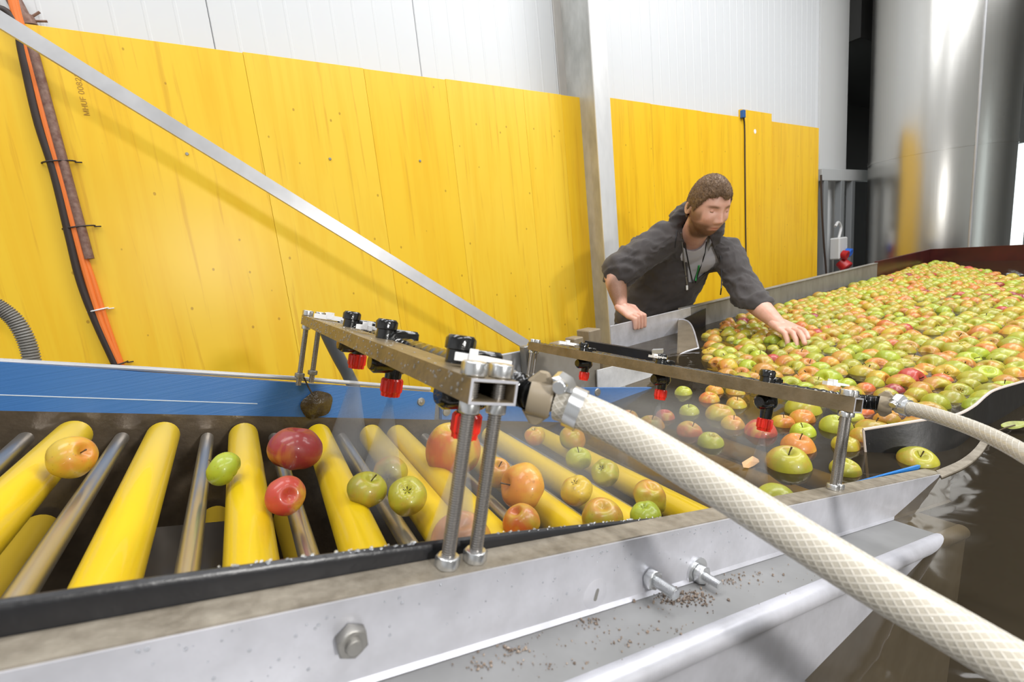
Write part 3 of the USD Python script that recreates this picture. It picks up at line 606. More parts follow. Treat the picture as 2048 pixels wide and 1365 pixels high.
# wet leaf stuck on the blue board
lc = at(634, 810, y=PF - .004); lv = []
wl = thing('wet_leaf', 'round wet brown leaf stuck on the blue guide board', 'leaf', lc)
P = [lc - (0, .006, 0)]; n_ = 28
for rr_ in (.35, .7, 1):
    for t in range(n_):
        a = 2 * math.pi * t / n_; r = .0265 * rr_ * (1 + .07 * math.sin(2 * a + 1) + .05 * math.sin(5 * a))
        P.append(lc + (r * math.cos(a), -.006 * (1 - rr_ ** 2) - .0015 * math.sin(3 * a + 4 * rr_) * rr_, r * 1.0 * math.sin(a)))
F = [[0, 1 + (t + 1) % n_, 1 + t] for t in range(n_)]
for q in (0, 1):
    for t in range(n_): a, b = 1 + q * n_ + t, 1 + q * n_ + (t + 1) % n_; F += [[a, b, b + n_], [a, b + n_, a + n_]]
part(wl, 'blade', (np.array(P), np.array(F)), M_leaf, smooth=True)
part(wl, 'stem', tube([lc + (-.004, -.004, .02), at(617, 775, y=PF - .006), at(606, 752, y=PF - .003)], .0014, 6), M_stem)
# blue strip at the right
bl = thing('blue_edge_strip', 'thin bright blue plastic strip along the rail beside the right-hand rods', 'strip', (.8, .26, 1.0))
s0, s1, s2, s3 = at(1694, 979, pl=((.04, 1, 0), .285)), at(1876, 942, pl=((.04, 1, 0), .285)), at(1874, 922, pl=((.04, 1, 0), .285)), at(1700, 970, pl=((.04, 1, 0), .285))
part(bl, 'strip', slab([s0, s1, s2, s3], .004, (0, 1, 0)), M_bluestrip)

# rollers: (far px, near px), steel rods between
YR = [((110, 910), (0, 1025)), ((325, 875), (215, 1166)), ((487, 872), (503, 1130)), ((640, 880), (728, 1105)), ((740, 869), (873, 1046)), ((792, 869), (975, 1070)),
      ((897, 870), (1109, 1036)), ((972, 866), (1221, 1026)), ((1116, 892), (1359, 1019)), ((1186, 880), (1371, 974)), ((1415, 925), (1518, 965)), ((1455, 895), (1520, 918)), ((1601, 948), (1665, 970))]
SRD = [((45, 872), (-150, 1050)), ((240, 872), (25, 1193)), ((412, 875), (368, 1152)), ((567, 937), (621, 1119)), ((687, 877), (813, 1074)), ((850, 871), (1040, 1058)), ((960, 891), (1163, 1040)),
       ((1015, 869), (1269, 1024)), ((1140, 874), (1290, 958)), ((1424, 906), (1520, 946))]
ORD = ['first', 'second', 'third', 'fourth', 'fifth', 'sixth', 'seventh', 'eighth', 'ninth', 'tenth', 'eleventh', 'twelfth', 'thirteenth']
RC = []
def roller_line(pf, pn):
    a, b = at(*pf, pl=RP), at(*pn, pl=RP); d = (b - a) / (b[1] - a[1]); return a + d * (.885 - a[1]), a + d * (.292 - a[1])
for k, (pf, pn) in enumerate(YR):
    a, b = roller_line(pf, pn); RC.append((a, b)); u = unit(b - a)
    lab = 'yellow plastic conveyor roller, %s from the left%s' % (ORD[k], ', under the water' if k >= 9 else '')
    t = thing('conveyor_roller', lab, 'roller', (a + b) / 2, group=None)
    L = np.linalg.norm(b - a)
    part(t, 'sleeve', lathe([(.008, .004), (.0195, .004), (.0215, .007), (.0215, L - .007), (.0195, L - .004), (.008, L - .004)], a, u, 28), M_yroll, smooth=40)
    part(t, 'shaft', cyl(a - u * .008, b + u * .008, .008, 12), M_srod)
for k, (pf, pn) in enumerate(SRD):
    a, b = roller_line(pf, pn); a, b = a + (0, 0, -.006), b + (0, 0, -.006)
    solo('support_rod', cyl(a, b, .0092, 18), M_srod, 'bare steel support rod between the yellow rollers, %s from the left' % ORD[k], 'rod')
# lower return rollers
for k, (uf, vf) in enumerate(((70, 1075), (432, 1050), (578, 1046))):
    c = at(uf, vf, y=.86); a, b = np.array([c[0], .885, c[2]]), np.array([c[0] - .02, .30, c[2]])
    t = thing('return_roller', 'darker yellow return roller below the conveyor, %s from the left' % ORD[k], 'roller', (a + b) / 2)
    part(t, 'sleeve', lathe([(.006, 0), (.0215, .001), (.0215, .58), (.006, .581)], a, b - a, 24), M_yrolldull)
    part(t, 'shaft', cyl(a + (0, .008, 0), b - (0, .004, 0), .008, 10), M_srod)

# ================================================================== SPRAY BARS
ALPHA = math.radians(16.8)
E1 = np.array([math.cos(ALPHA), 0, -math.sin(ALPHA)]); E3 = np.array([math.sin(ALPHA), 0, math.cos(ALPHA)])
def bar_mesh(N, F, w, h, t=.0022):
    u = unit(F - N); s = []
    out = [(0, 0), (w, 0), (w, -h), (0, -h)]; inn = [(t, -t), (w - t, -t), (w - t, -h + t), (t, -h + t)]
    P = lambda c, q: c + E1 * q[0] + E3 * q[1]
    v = [P(N, q) for q in out] + [P(N, q) for q in inn] + [P(F, q) for q in out] + [P(F, q) for q in inn]
    f = []
    for k in range(4):
        l = (k + 1) % 4
        f += [[k, 8 + k, 8 + l, l], [4 + k, 4 + l, 12 + l, 12 + k], [k, l, 4 + l, 4 + k], [8 + k, 12 + k, 12 + l, 8 + l]]
    m = tri((np.array(v), np.array(f))); m.fix_normals(); return m
def ribbed(c, axis, r, h, ribs=12):
    x, y, z = frame(axis); t = np.arange(ribs * 4) * 2 * np.pi / (ribs * 4); rr = r * (1 + .07 * np.where((np.arange(ribs * 4) // 2) % 2, 1, -1))
    R = lambda s, zz: c + z * zz + (np.cos(t) * rr * s)[:, None] * x + (np.sin(t) * rr * s)[:, None] * y
    return loft([R(.86, 0), R(1, h * .1), R(1, h * .72), R(.88, h * .8), R(.86, h)])
def nozzle(t, c, capc, s=1.0, end_red=False):
    """Clamp body on the pipe at c, red cap centred at capc."""
    dn = unit(capc - c); side = unit(np.cross(dn, E1)); L = np.linalg.norm(capc - c)
    up_ = -dn; B = []
    B.append(hull(ring(c - side * .013 * s, side, .0165 * s, 18), ring(c + side * .013 * s, side, .0165 * s, 18)))
    B.append(bevel_box(-.010 * s, .022 * s, -.010 * s, .010 * s, -.006 * s, .012 * s, .003 * s))
    B[-1].apply_transform(np.vstack([np.column_stack([E1, -side if side[1] < 0 else side, E3, c + E3 * .006 * s]), [0, 0, 0, 1]]))
    tc = c + E3 * .006 * s - E1 * .016 * s
    B.append(lathe([(.011 * s, -.006 * s), (.0105 * s, .010 * s), (.0125 * s, .011 * s), (.0125 * s, .019 * s), (.010 * s, .022 * s), (0, .0225 * s)], tc, E3, 20))
    el = c + dn * min(.026 * s, L * .45) - E1 * .004 * s
    B.append(hull(ring(el + E1 * .016 * s, E1, .0105 * s, 16), ring(el - E1 * .020 * s, E1, .0125 * s, 16), ring(el - E1 * .026 * s, E1, .008 * s, 16)))
    B.append(hull(trimesh.creation.icosphere(2, .0125 * s).vertices + el + E1 * .010 * s, ring(c, dn, .010 * s, 12)))
    B.append(lathe([(.0105 * s, 0), (.0095 * s, L * .3), (.0085 * s, L * .6), (0, L * .6)], el + E1 * .004 * s, capc - el - E1 * .004 * s, 18))
    body = part(t, 'nozzle', B, M_blackp, smooth=40)
    part(body, 'red_cap', ribbed(capc + up_ * .010 * s, dn, .0118 * s, .021 * s), M_red, smooth=30, label='red ribbed nozzle cap')
    if end_red:
        part(body, 'red_end_disc', lathe([(0, 0), (.008 * s, 0), (.008 * s, .004 * s), (0, .004 * s)], el + E1 * .016 * s, E1, 16), M_red, label='small red end disc')
def clamp_ring(c, axis, r, wd):
    return lathe([(r, -wd / 2), (r + .0018, -wd / 2), (r + .0018, wd / 2), (r, wd / 2), (r, -wd / 2)], c, axis, 36)
SPRAYS = []
def spray_bar(label, N, F, w, h, rod_n, rod_f, far_z, caps, pipe_x, s, end_red, coup_px, coup_d):
    t = thing('spray_bar', label, 'spray bar', N)
    u = unit(F - N); part(t, 'square_tube', bar_mesh(N, F, w, h), M_bar, smooth=False); part(t, 'cut_end', bar_mesh(N - unit(F - N) * .0006, N + unit(F - N) * .0002, w, h, .0018), M_alu, smooth=False, label='bright cut end of the tube')
    for end, (c0, base) in enumerate(((N + u * .012, None), (F - u * .010, far_z))):
        for off in (.22 * w, .80 * w):
            top = c0 + E1 * off + E3 * .006
            zb = float(ztop_n(top[0] - .03)) + .001 if base is None else base
            k = (top[2] - zb) / E3[2]; bot = top - E3 * k
            if base is None:
                for _ in range(5): bot = top - E3 * ((top[2] - float(ztop_n(bot[0])) - .001) / E3[2])
            r = .0047 * s
            rod = part(t, 'threaded_rod', threaded(bot - E3 * .014, top, r, .0016 * s), M_rod, smooth=40)
            fl = .0145 * s
            part(rod, 'nut', hexnut(c0 + E1 * off, E3, fl * 1.08, .0095 * s, .2), M_zinc)
            part(rod, 'nut', hexnut(c0 + E1 * off - E3 * h, -E3, fl * .92, .008 * s, .5), M_zinc)
            part(rod, 'nut', hexnut(bot, E3, fl, .008 * s, .1), M_zinc if base is None else M_zincdull)
            if base is None: part(rod, 'nut', hexnut(bot - E3 * .006, -E3, fl, .008 * s, .9), M_zinc)
    # pipe behind the tube
    axis0 = N + E1 * (w + .012 * s) - E3 * h * .35; p_far = axis0 + (F - N) * 1.02; p_n = axis0 + u * .05
    cc = at(*coup_px[0], d=coup_d); ce = at(*coup_px[1], d=coup_d * 1.0)
    ad = unit(ce - cc)
    path = spline([p_far, p_far * .5 + p_n * .5, p_n, p_n * .45 + cc * .55 - E3 * .001, cc], 220)
    n = len(path); rr = .0105 * s * (1 + .07 * np.sin(np.arange(n) * 2.2))
    part(t, 'corrugated_pipe', tube(path, rr, 14), M_blackp)
    part(t, 'end_cap', lathe([(.0105 * s, 0), (.015 * s, 0), (.016 * s, .012 * s), (.012 * s, .022 * s), (0, .022 * s)], p_far - u * .004, u, 20), M_whitep, label='pale end fitting with a clip at the far end of the pipe')
    # coupling
    R = .0120 * s
    cm = [lathe([(R * .6, -.007 * s), (R, -.007 * s), (R * 1.06, -.004 * s), (R * 1.06, .007 * s), (R, .009 * s), (R * .78, .009 * s), (R * .78, .002 * s)], cc, ad, 32)]
    cm.append(lathe([(R * .62, 0), (R * .62, .03 * s), (R * .58, .03 * s)], cc + ad * .006 * s, ad, 24))
    x_, y_, _z = frame(ad); 
    cp = part(t, 'coupling', cm, M_coupling)
    vup = unit(np.array([0, 0, 1.0]) - ad * ad[2])
    for sg in (1, -1):
        part(cp, 'wing', hull(ring(cc + vup * sg * R * .9 - ad * .006 * s, vup, .004 * s, 10), ring(cc + vup * sg * R * .9 + ad * .006 * s, vup, .004 * s, 10), ring(cc + vup * sg * R * 1.55, vup, .0035 * s, 10)), M_coupling)
    # nozzles
    n_pl = np.cross(u, E3); off = n_pl @ axis0
    for (cu, cv) in caps:
        c_cap = at(cu, cv, pl=(n_pl, off)); y = (c_cap - axis0) @ u; c = axis0 + u * y
        nozzle(t, c, c_cap, s, end_red); SPRAYS.append((c_cap, unit(c_cap - c)))
    return t, cc, ad, axis0, u
N1, F1 = at(943, 757, y=.25), at(604, 630, y=.90)
b1, cc1, ad1, ax1, u1 = spray_bar('muddy steel spray bar with three red-capped nozzles in the foreground', N1, F1, .036, .0163, None, None, at(589, 754, y=.906)[2],
                   [(714, 722), (783, 774), (932, 850)], .19, 1.0, False, ((1078, 796), (1120, 806)), .325)
N2, F2 = at(1711, 796, y=.232), at(1057, 684, y=.945)
b2, cc2, ad2, ax2, u2 = spray_bar('thinner brown spray bar spanning the trough farther back, near the deflector plate', N2, F2, .026, .0195, None, None, at(1058, 752, y=.945)[2],
                   [(1168, 752), (1321, 789), (1529, 849)], .6, .9, True, ((1770, 808), (1805, 815)), .775)
# white clips lying on the bars
def clip(t, u, v, y, ln, ax, s=1.0, m=None):
    c = at(u, v, y=y); a = unit(ax); e2 = unit(np.cross(E3, a))
    g = [hull(*[[c + a * dx * ln + e2 * dy * .006 * s + E3 * dz * .006 * s for dx in (-.5, .2) for dy in (-1, 1) for dz in (-.2, 1)]]),
         hull([c + a * ln * .2 + e2 * dy * .0045 * s + E3 * dz * .006 * s for dy in (-1, 1) for dz in (.2, 1)] + [c + a * ln * .75 + e2 * dy * .003 * s + E3 * (dz * .003 + .002) * s for dy in (-1, 1) for dz in (0, 1)]),
         hull([c - a * ln * .1 + e2 * dy * .0075 * s + a * dx * .004 * s + E3 * dz * .011 * s for dy in (-1, 1) for dz in (0, 1) for dx in (-1, 1)])]
    part(t, 'white_clip', g, m or M_whitep, label='white plastic clip')
clip(b1, 955, 724, .30, .034, E1 * .8 - u1 * .5, .8); clip(b1, 738, 660, .57, .03, E1 * .7 - u1 * .7, .8); clip(b1, 668, 640, .80, .06, E1 * .8 - u1 * .4)
clip(b2, 1668, 771, .262, .028, E1 * .8 - u2 * .4, .7); clip(b2, 1312, 716, .52, .03, -E1 * .1 - u2 * .9, .6); clip(b2, 1139, 690, .79, .05, E1 * .8 - u2 * .4, .9)
# hose clamps and hoses
def hose(label, px, r, cc, ad, s, clamp_px, ns, bw):
    pts = [cc + ad * .014 * s] + [at(u, v, d=d) for u, v, d in px]
    P = spline(pts, 260)
    t = thing('braided_hose', label, 'hose', pts[0])
    seg = np.r_[0, np.cumsum(np.linalg.norm(np.diff(P, axis=0), axis=1))]
    Pn = np.stack([np.interp(np.linspace(0, seg[-1], 420), seg, P[:, k]) for k in range(3)], 1)
    part(t, 'tube', tube(Pn, r, 28), M_hosecore, smooth=60)
    # braid: two sets of flat helical threads proud of the tube
    M = int(seg[-1] / (r * .16)); Q = np.stack([np.interp(np.linspace(0, seg[-1], M), seg, P[:, k]) for k in range(3)], 1); T_, X_, Y_ = path_frames(Q); sl = np.linspace(0, seg[-1], M)
    th = []
    for sg in (1, -1):
        for k in range(ns):
            a = sg * sl / (r * 1.25) + 2 * np.pi * k / ns + (0 if sg > 0 else np.pi / ns)
            da = bw / ns; ring_ = []
            for dd, rr_ in ((-da, r * .99), (-da * .6, r * 1.015), (da * .6, r * 1.015), (da, r * .99)):
                ring_.append(Q + rr_ * (np.cos(a + dd)[:, None] * X_ + np.sin(a + dd)[:, None] * Y_))
            S = np.stack(ring_, 1); v = S.reshape(-1, 3); i = np.arange(M - 1); f = []
            for q in range(3): f.append(np.stack([i * 4 + q, (i + 1) * 4 + q, (i + 1) * 4 + q + 1, i * 4 + q + 1], 1))
            th.append(tri((v, np.vstack(f))))
    part(t, 'braid', th, M_braid, smooth=True, kind='stuff')
    k = int((.013 if s > .95 else .010) / seg[-1] * 420)
    cl = part(t, 'clamp_band', clamp_ring(Pn[k], Pn[k + 1] - Pn[k - 1], r * 1.02, .009 * s), M_zinc, smooth=50, label='bright metal hose clamp')
    c = at(*clamp_px, d=np.linalg.norm(Pn[k] - EYE) - .004); ax = unit(np.cross(Pn[k + 1] - Pn[k - 1], c - Pn[k])); al = unit(Pn[k + 1] - Pn[k - 1])
    o = unit(c - Pn[k])
    part(cl, 'screw_housing', [hull([c + ax * a_ * .011 * s + al * b_ * .0055 * s + o * h_ * s for a_ in (-.8, .6) for b_ in (-1, 1) for h_ in (-.004, .003)], [c + ax * a_ * .008 * s + o * .006 * s for a_ in (-.8, .6)]), hexnut(c + ax * .007 * s, ax, .009 * s, .006 * s)], M_zinc)
    return t
hose('thick translucent braided hose sweeping across the foreground to the lower right', [(1150, 817, .322), (1225, 851, .322), (1300, 893, .325), (1450, 984, .330), (1600, 1078, .338), (1750, 1170, .347), (1900, 1257, .357), (2060, 1350, .37), (2250, 1450, .40), (2600, 1640, .50), (3000, 1950, .70)], .0122, cc1, ad1, 1.0, (1128, 765), 16, 1.0)
hose('thin translucent braided hose leaving the second spray bar at the right', [(1830, 820, .765), (1880, 834, .745), (1940, 855, .72), (2000, 882, .69), (2060, 915, .66), (2200, 1000, .62), (2500, 1200, .66), (2800, 1500, .8)], .0085, cc2, ad2, .9, (1795, 800), 9, .42)
# grey rubber hose hanging behind the blue board
gh = [at(u, v, y=y) for u, v, y in ((643, 640, 1.02), (660, 680, 1.05), (680, 720, 1.08), (697, 752, 1.1), (715, 800, 1.1), (725, 900, 1.12), (725, 1050, 1.12))]
solo('grey_hose', tube(spline(gh, 40), .014, 14), M_greyhose, 'grey rubber hose hanging down behind the first spray bar', 'hose')
# water sprays under the nozzles
M_spray = usdkit.material(stage, '/World/Looks/spray_mist', {'t': ('texture_coordinate', {}), 'g': ('gradient_texture', {'gradient_type': 'spherical'}), 'r': ('rgb_ramp', {'ramp': [(0, (0, 0, 0)), (.5, (.55, .55, .55)), (1, (1, 1, 1))]}),
     'k': ('math', {'math_type': 'multiply', 'value2': 48.0}), 'v': ('principled_volume', {'color': (.95, .93, .90), 'anisotropy': 0.0})}, [('t.object', 'g.vector'), ('g.fac', 'r.fac'), ('r.color', 'k.value1'), ('k.value', 'v.density')], volume='v.volume')
SL = ['from the far nozzle of the first spray bar', 'from the middle nozzle of the first spray bar, by the blue board', 'from the near nozzle of the first spray bar',
      'from the far nozzle of the second spray bar', 'from the middle nozzle of the second spray bar', 'from the near nozzle of the second spray bar']
for k, (c, dn) in enumerate(SPRAYS):
    c0 = c + dn * .012; L = [.13, .13, .12, .08, .075, .075][k]; s = .9 if k > 2 else 1
    d2 = unit(dn + np.array([.04, 0, 0])); x_, y_, z_ = frame(d2)
    L *= 1.15; tt = np.arange(24) * 2 * np.pi / 24; S = []; e1, e2 = E1, unit(np.cross(d2, E1))
    for h, rx in ((0, .0025 / L), (1, .25)): S.append(d2 * h + np.cos(tt)[:, None] * e1 * rx + np.sin(tt)[:, None] * e2 * rx * .8)
    x = UsdGeom.Xform.Define(stage, '/World/' + numbered('/World', 'water_spray')); tag(x.GetPrim(), 'fine cone of sprayed water ' + SL[k], 'water spray', kind='stuff')
    x.AddTransformOp().Set(Gf.Matrix4d(L, 0, 0, 0, 0, L, 0, 0, 0, 0, L, 0, *map(float, c0), 1)); usdkit.mesh(stage, str(x.GetPath()) + '/cone', loft(S), M_spray, False)
M_haze = usdkit.material(stage, '/World/Looks/haze', {'t': ('texture_coordinate', {}), 'm': ('mapping', {'scale': (1, 1, 1)}), 'g': ('gradient_texture', {'gradient_type': 'spherical'}), 'n': ('noise_texture', {'scale': 2.5, 'detail': 2.0}),
      'r': ('rgb_ramp', {'ramp': [(0, (0, 0, 0)), (.8, (1, 1, 1))]}), 'k': ('math', {'math_type': 'multiply', 'value2': 6.0}), 'k2': ('math', {'math_type': 'multiply'}), 'v': ('principled_volume', {'color': (.90, .86, .78), 'anisotropy': 0.0})},
      [('t.object', 'm.vector'), ('m.vector', 'g.vector'), ('m.vector', 'n.vector'), ('g.fac', 'r.fac'), ('r.color', 'k.value1'), ('k.value', 'k2.value1'), ('n.fac', 'k2.value2'), ('k2.value', 'v.density')], volume='v.volume')
for (hu, hv, y_, rx, ry, rz, lab) in ((1010, 950, .60, .30, .26, .12, 'thin haze of spray hanging over the rollers behind the foreground rods'), (1330, 850, .62, .24, .26, .085, 'thin haze of spray over the water under the second spray bar')):
    c = at(hu, hv, y=y_); x = UsdGeom.Xform.Define(stage, '/World/' + numbered('/World', 'spray_haze')); tag(x.GetPrim(), lab, 'mist', kind='stuff')
    x.AddTransformOp().Set(Gf.Matrix4d(rx * E1[0], 0, rx * E1[2], 0, 0, ry, 0, 0, rz * E3[0], 0, rz * E3[2], 0, *map(float, c), 1))
    usdkit.mesh(stage, str(x.GetPath()) + '/cloud', trimesh.creation.icosphere(3, 1.0), M_haze, True)

# ================================================================== APPLES
def apple_mat(name, base, deep, blush, amount, seed, speck=(.20, .12, .02)):
    n = {'t': ('texture_coordinate', {}), 'm': ('mapping', {'scale': (24, 24, 24), 'location': (seed, 0, seed * 2)}), 'g': ('noise_texture', {'scale': 1.0, 'detail': 3.0}),
         'r0': ('rgb_ramp', {'ramp': [(.35, deep), (.65, base)]}),
         'ms': ('mapping', {'scale': (85, 85, 16), 'location': (0, seed, 0)}), 'gs': ('noise_texture', {'scale': 1.0, 'detail': 3.0, 'distortion': .3}),
         'mb': ('mapping', {'scale': (15, 15, 15), 'location': (seed * 3, 1, 0)}), 'gb': ('noise_texture', {'scale': 1.0, 'detail': 1.5}),
         'ad': ('math', {'math_type': 'multiply_add', 'value2': .45}), 'rb': ('rgb_ramp', {'ramp': [(.74 - .33 * amount, (0, 0, 0)), (.92 - .33 * amount, (1, 1, 1))]}),
         'mx': ('mix_color', {'b': blush}), 'mv': ('mapping', {'scale': (190, 190, 190)}), 'v': ('voronoi_texture', {'scale': 1.0}), 'rv': ('rgb_ramp', {'ramp': [(.10, (.5, .5, .5)), (.17, (0, 0, 0))]}),
         'mm': ('mix_color', {'b': speck}), 'mr': ('mapping', {'scale': (38, 38, 38), 'location': (2, seed, 5)}), 'gr': ('noise_texture', {'scale': 1.0, 'detail': 4.0, 'roughness': .65}),
         'rr': ('rgb_ramp', {'ramp': [(.63, (0, 0, 0)), (.76, (.75, .75, .75))]}), 'mk': ('mix_color', {'b': (.17, .09, .02)}),
         'p': ('principled_bsdf', {'roughness': .44, 'coat_weight': .30, 'coat_roughness': .06, 'subsurface_weight': .08, 'subsurface_scale': .004})}
    l = [('t.object', 'm.vector'), ('m.vector', 'g.vector'), ('g.fac', 'r0.fac'), ('t.object', 'ms.vector'), ('ms.vector', 'gs.vector'), ('t.object', 'mb.vector'), ('mb.vector', 'gb.vector'),
         ('gs.fac', 'ad.value1'), ('gb.fac', 'ad.value3'), ('ad.value', 'rb.fac'), ('r0.color', 'mx.a'), ('rb.color', 'mx.fac'), ('t.object', 'mv.vector'), ('mv.vector', 'v.vector'), ('v.distance', 'rv.fac'),
         ('mx.result', 'mm.a'), ('rv.color', 'mm.fac'), ('t.object', 'mr.vector'), ('mr.vector', 'gr.vector'), ('gr.fac', 'rr.fac'), ('mm.result', 'mk.a'), ('rr.color', 'mk.fac'), ('mk.result', 'p.base_color')]
    return usdkit.material(stage, '/World/Looks/' + name, n, l, surface='p.BSDF')
AM = {'lime': [apple_mat('apple_lime', (.37, .43, .02), (.26, .32, .018), (.45, .40, .04), -.5, 1), apple_mat('apple_lime_b', (.42, .43, .035), (.29, .31, .02), (.40, .29, .03), -.2, 2)],
      'green': [apple_mat('apple_green', (.38, .35, .02), (.27, .26, .018), (.40, .23, .03), -.05, 3), apple_mat('apple_green_b', (.44, .36, .025), (.33, .28, .02), (.42, .20, .025), .12, 4)],
      'golden': [apple_mat('apple_golden', (.52, .37, .025), (.43, .29, .02), (.52, .20, .025), .2, 5), apple_mat('apple_golden_b', (.47, .32, .025), (.37, .25, .018), (.46, .16, .025), .25, 6)],
      'orange': [apple_mat('apple_orange', (.56, .34, .035), (.52, .27, .025), (.52, .19, .03), .5, 7), apple_mat('apple_orange_b', (.52, .35, .035), (.45, .29, .025), (.50, .11, .022), .38, 8)],
      'red': [apple_mat('apple_red', (.42, .17, .03), (.38, .13, .02), (.25, .022, .022), 1.1, 9), apple_mat('apple_red_b', (.50, .33, .035), (.45, .25, .025), (.40, .045, .026), .8, 10)]}
def apple_mesh(R, seed, nu=28, nv=20, squat=.88, lump=.05):
    rg = np.random.default_rng(seed); t = np.linspace(0, math.pi, nv); ph = np.arange(nu) * 2 * np.pi / nu
    r = np.sin(t) ** .92 * (1 + .09 * np.cos(t - .35)); z = -np.cos(t) * squat
    rho = r / r.max()
    z = z - np.where(z > 0, .36 * np.exp(-(rho / .30) ** 2), -.24 * np.exp(-(rho / .26) ** 2))
    lob = 1 + .035 * np.cos(5 * ph[None, :] + rg.uniform(0, 6)) * np.clip(-np.cos(t)[:, None] * -1 + .2, 0, 1) * 1.0
    x = r[:, None] * np.cos(ph) * lob; y = r[:, None] * np.sin(ph) * lob; Z = np.repeat(z[:, None], nu, 1) + .02 * np.cos(5 * ph)[None, :] * (np.cos(t)[:, None] > .4)
    v = np.stack([x, y, Z], -1).reshape(-1, 3)
    d = meshkit.fbm(v * 1.3 + seed * 7.7, 2, seed) - .5
    v = v * (1 + lump * 2 * d[:, None]); v[:, 0] *= rg.uniform(.95, 1.05); v[:, 2] += v[:, 0] * rg.uniform(-.09, .09)
    f = []; i = np.arange(nu); j = (i + 1) % nu
    for k in range(nv - 1): f.append(np.stack([k * nu + i, k * nu + j, (k + 1) * nu + j, (k + 1) * nu + i], 1))
    return tri((v * R, np.vstack(f))), (z[-1] * R, z[0] * R)
def apple_parts(t, R, seed, m, stem=True, **kw):
    me, (zt_, zb_) = apple_mesh(R, seed, **kw); p = str(t.GetPath()); rg = np.random.default_rng(seed + 50)
    usdkit.mesh(stage, p + '/flesh', me, m, True)
    k = rg.uniform(-.25, .25, 2)
    if stem: usdkit.mesh(stage, p + '/stem', tube([(0, 0, zt_ - .002), (k[0] * R * .25, k[1] * R * .25, zt_ + R * .22), (k[0] * R * .6, k[1] * R * .6, zt_ + R * .46)], [R * .035, R * .030, R * .045], 6), M_stem, True)
    cal = []
    for q in range(5):
        a = q * 2 * math.pi / 5; c, s = math.cos(a), math.sin(a)
        cal.append(trimesh.convex.convex_hull(np.array([[0, 0, zb_ + .001], [c * R * .16 - s * R * .05, s * R * .16 + c * R * .05, zb_ - R * .02], [c * R * .16 + s * R * .05, s * R * .16 - c * R * .05, zb_ - R * .02], [c * R * .22, s * R * .22, zb_ - R * .13], [c * R * .1, s * R * .1, zb_ - R * .005]])))
    usdkit.mesh(stage, p + '/calyx', trimesh.util.concatenate(cal), M_calyx, False)
def rot_from(axis_up, spin):
    """Rotation whose local z (the stem) points along axis_up."""
    x, y, z = frame(axis_up); c, s = math.cos(spin), math.sin(spin)
    return np.stack([c * x + s * y, -s * x + c * y, z])
def place(path, pos, Rm, sc=1.0):
    x = UsdGeom.Xformable(stage.GetPrimAtPath(path)); x.ClearXformOpOrder()
    x.AddTransformOp().Set(Gf.Matrix4d(*(Rm[0] * sc), 0, *(Rm[1] * sc), 0, *(Rm[2] * sc), 0, *map(float, pos), 1))
def apple(label, pos, R, m, seed, axis=(0, 0, 1), spin=0., group=None, **kw):
    path = '/World/' + numbered('/World', 'apple'); x = UsdGeom.Xform.Define(stage, path); tag(x.GetPrim(), label, 'apple', group)
    apple_parts(x.GetPrim(), R, seed, m, **kw); place(path, pos, rot_from(unit(axis), spin)); return x.GetPrim()
def px_radius(u, v, d, P):
    depth = (ROT.T @ (P - EYE))[2]; n = math.sqrt((u - 1024) ** 2 + (v - 682.5) ** 2 + FPX ** 2) / FPX
    return .5 * d * depth / FPX / (1 + .75 * (n - 1))
APP = []                                      # occupied spots (x, y, r)
VIEW = lambda u, v: -unit(ray(u, v))
def on_rollers(label, u, v, d, col, k, seed, tilt=(0, 0, 0), spin=0., **kw):
    lift = .5
    P = at(u, v, pl=RP)
    for _ in range(6):
        R = px_radius(u, v, d, P); P = at(u, v, pl=((.31, 0, 1), EYE[2] - .236 + (.020 + .62 * R) * 1.04))
    ax = np.array(tilt, float); apple(label, P, R, AM[col][k], seed, ax, spin, nu=40, nv=30, **kw); APP.append((P[0], P[1], R))
V = VIEW(800, 950); UPV = np.array([0, 0, 1.0]); RT = unit(np.cross(UPV, V))   # towards the viewer, right of the viewer is -RT
def dirv(r, u, t): return r * np.array([.82, -.57, 0]) + u * UPV + t * np.array([-.45, -.75, .2])
on_rollers('yellow-orange apple with a bent stem at the far left, beside the first yellow roller', 146, 914, 104, 'golden', 0, 11, dirv(1.0, .35, .1), 1.0)
on_rollers('small bright green apple on the bare rod left of the third yellow roller', 446, 937, 74, 'lime', 0, 12, dirv(-.75, .6, .1), .4)
on_rollers('large dark red apple on the fourth yellow roller under the wet leaf', 592, 896, 106, 'red', 0, 13, dirv(.2, .9, -.2), 2.0, stem=False)
on_rollers('oblong red-orange apple below the large dark red apple', 572, 992, 84, 'red', 1, 14, dirv(.6, .2, .7), .6, stem=False, squat=.78)
on_rollers('green apple with a russet top, left one of the cluster of three', 735, 978, 78, 'green', 0, 15, dirv(.5, .8, .1), 2.2)
on_rollers('yellow-green apple half hidden behind the cluster of three', 782, 944, 68, 'green', 1, 16, dirv(.1, .2, -.9), 1.2)
on_rollers('green apple showing its dark blossom end, front one of the cluster of three', 815, 994, 80, 'green', 0, 17, dirv(-.2, -.75, -.75), 3.0)
on_rollers('big red-flushed apple behind the near red nozzle cap', 906, 897, 106, 'orange', 1, 18, dirv(.1, .9, .1), 1.5, squat=1.05)
on_rollers('small pale yellow apple half hidden behind the right-hand foreground rod', 992, 944, 64, 'golden', 0, 19, dirv(.3, .5, .3), .2)
on_rollers('large orange apple right of the foreground rods', 1043, 974, 95, 'orange', 0, 20, dirv(-.85, .3, .35), .9)
on_rollers('orange-green apple just below the large orange apple, against the rubber lip', 1042, 1043, 76, 'orange', 1, 21, dirv(-.3, .8, .2), 2.9, stem=False)
on_rollers('big orange apple at the rubber lip behind the foreground rods', 922, 1082, 128, 'orange', 0, 22, dirv(.1, .8, .1), .1, stem=False)
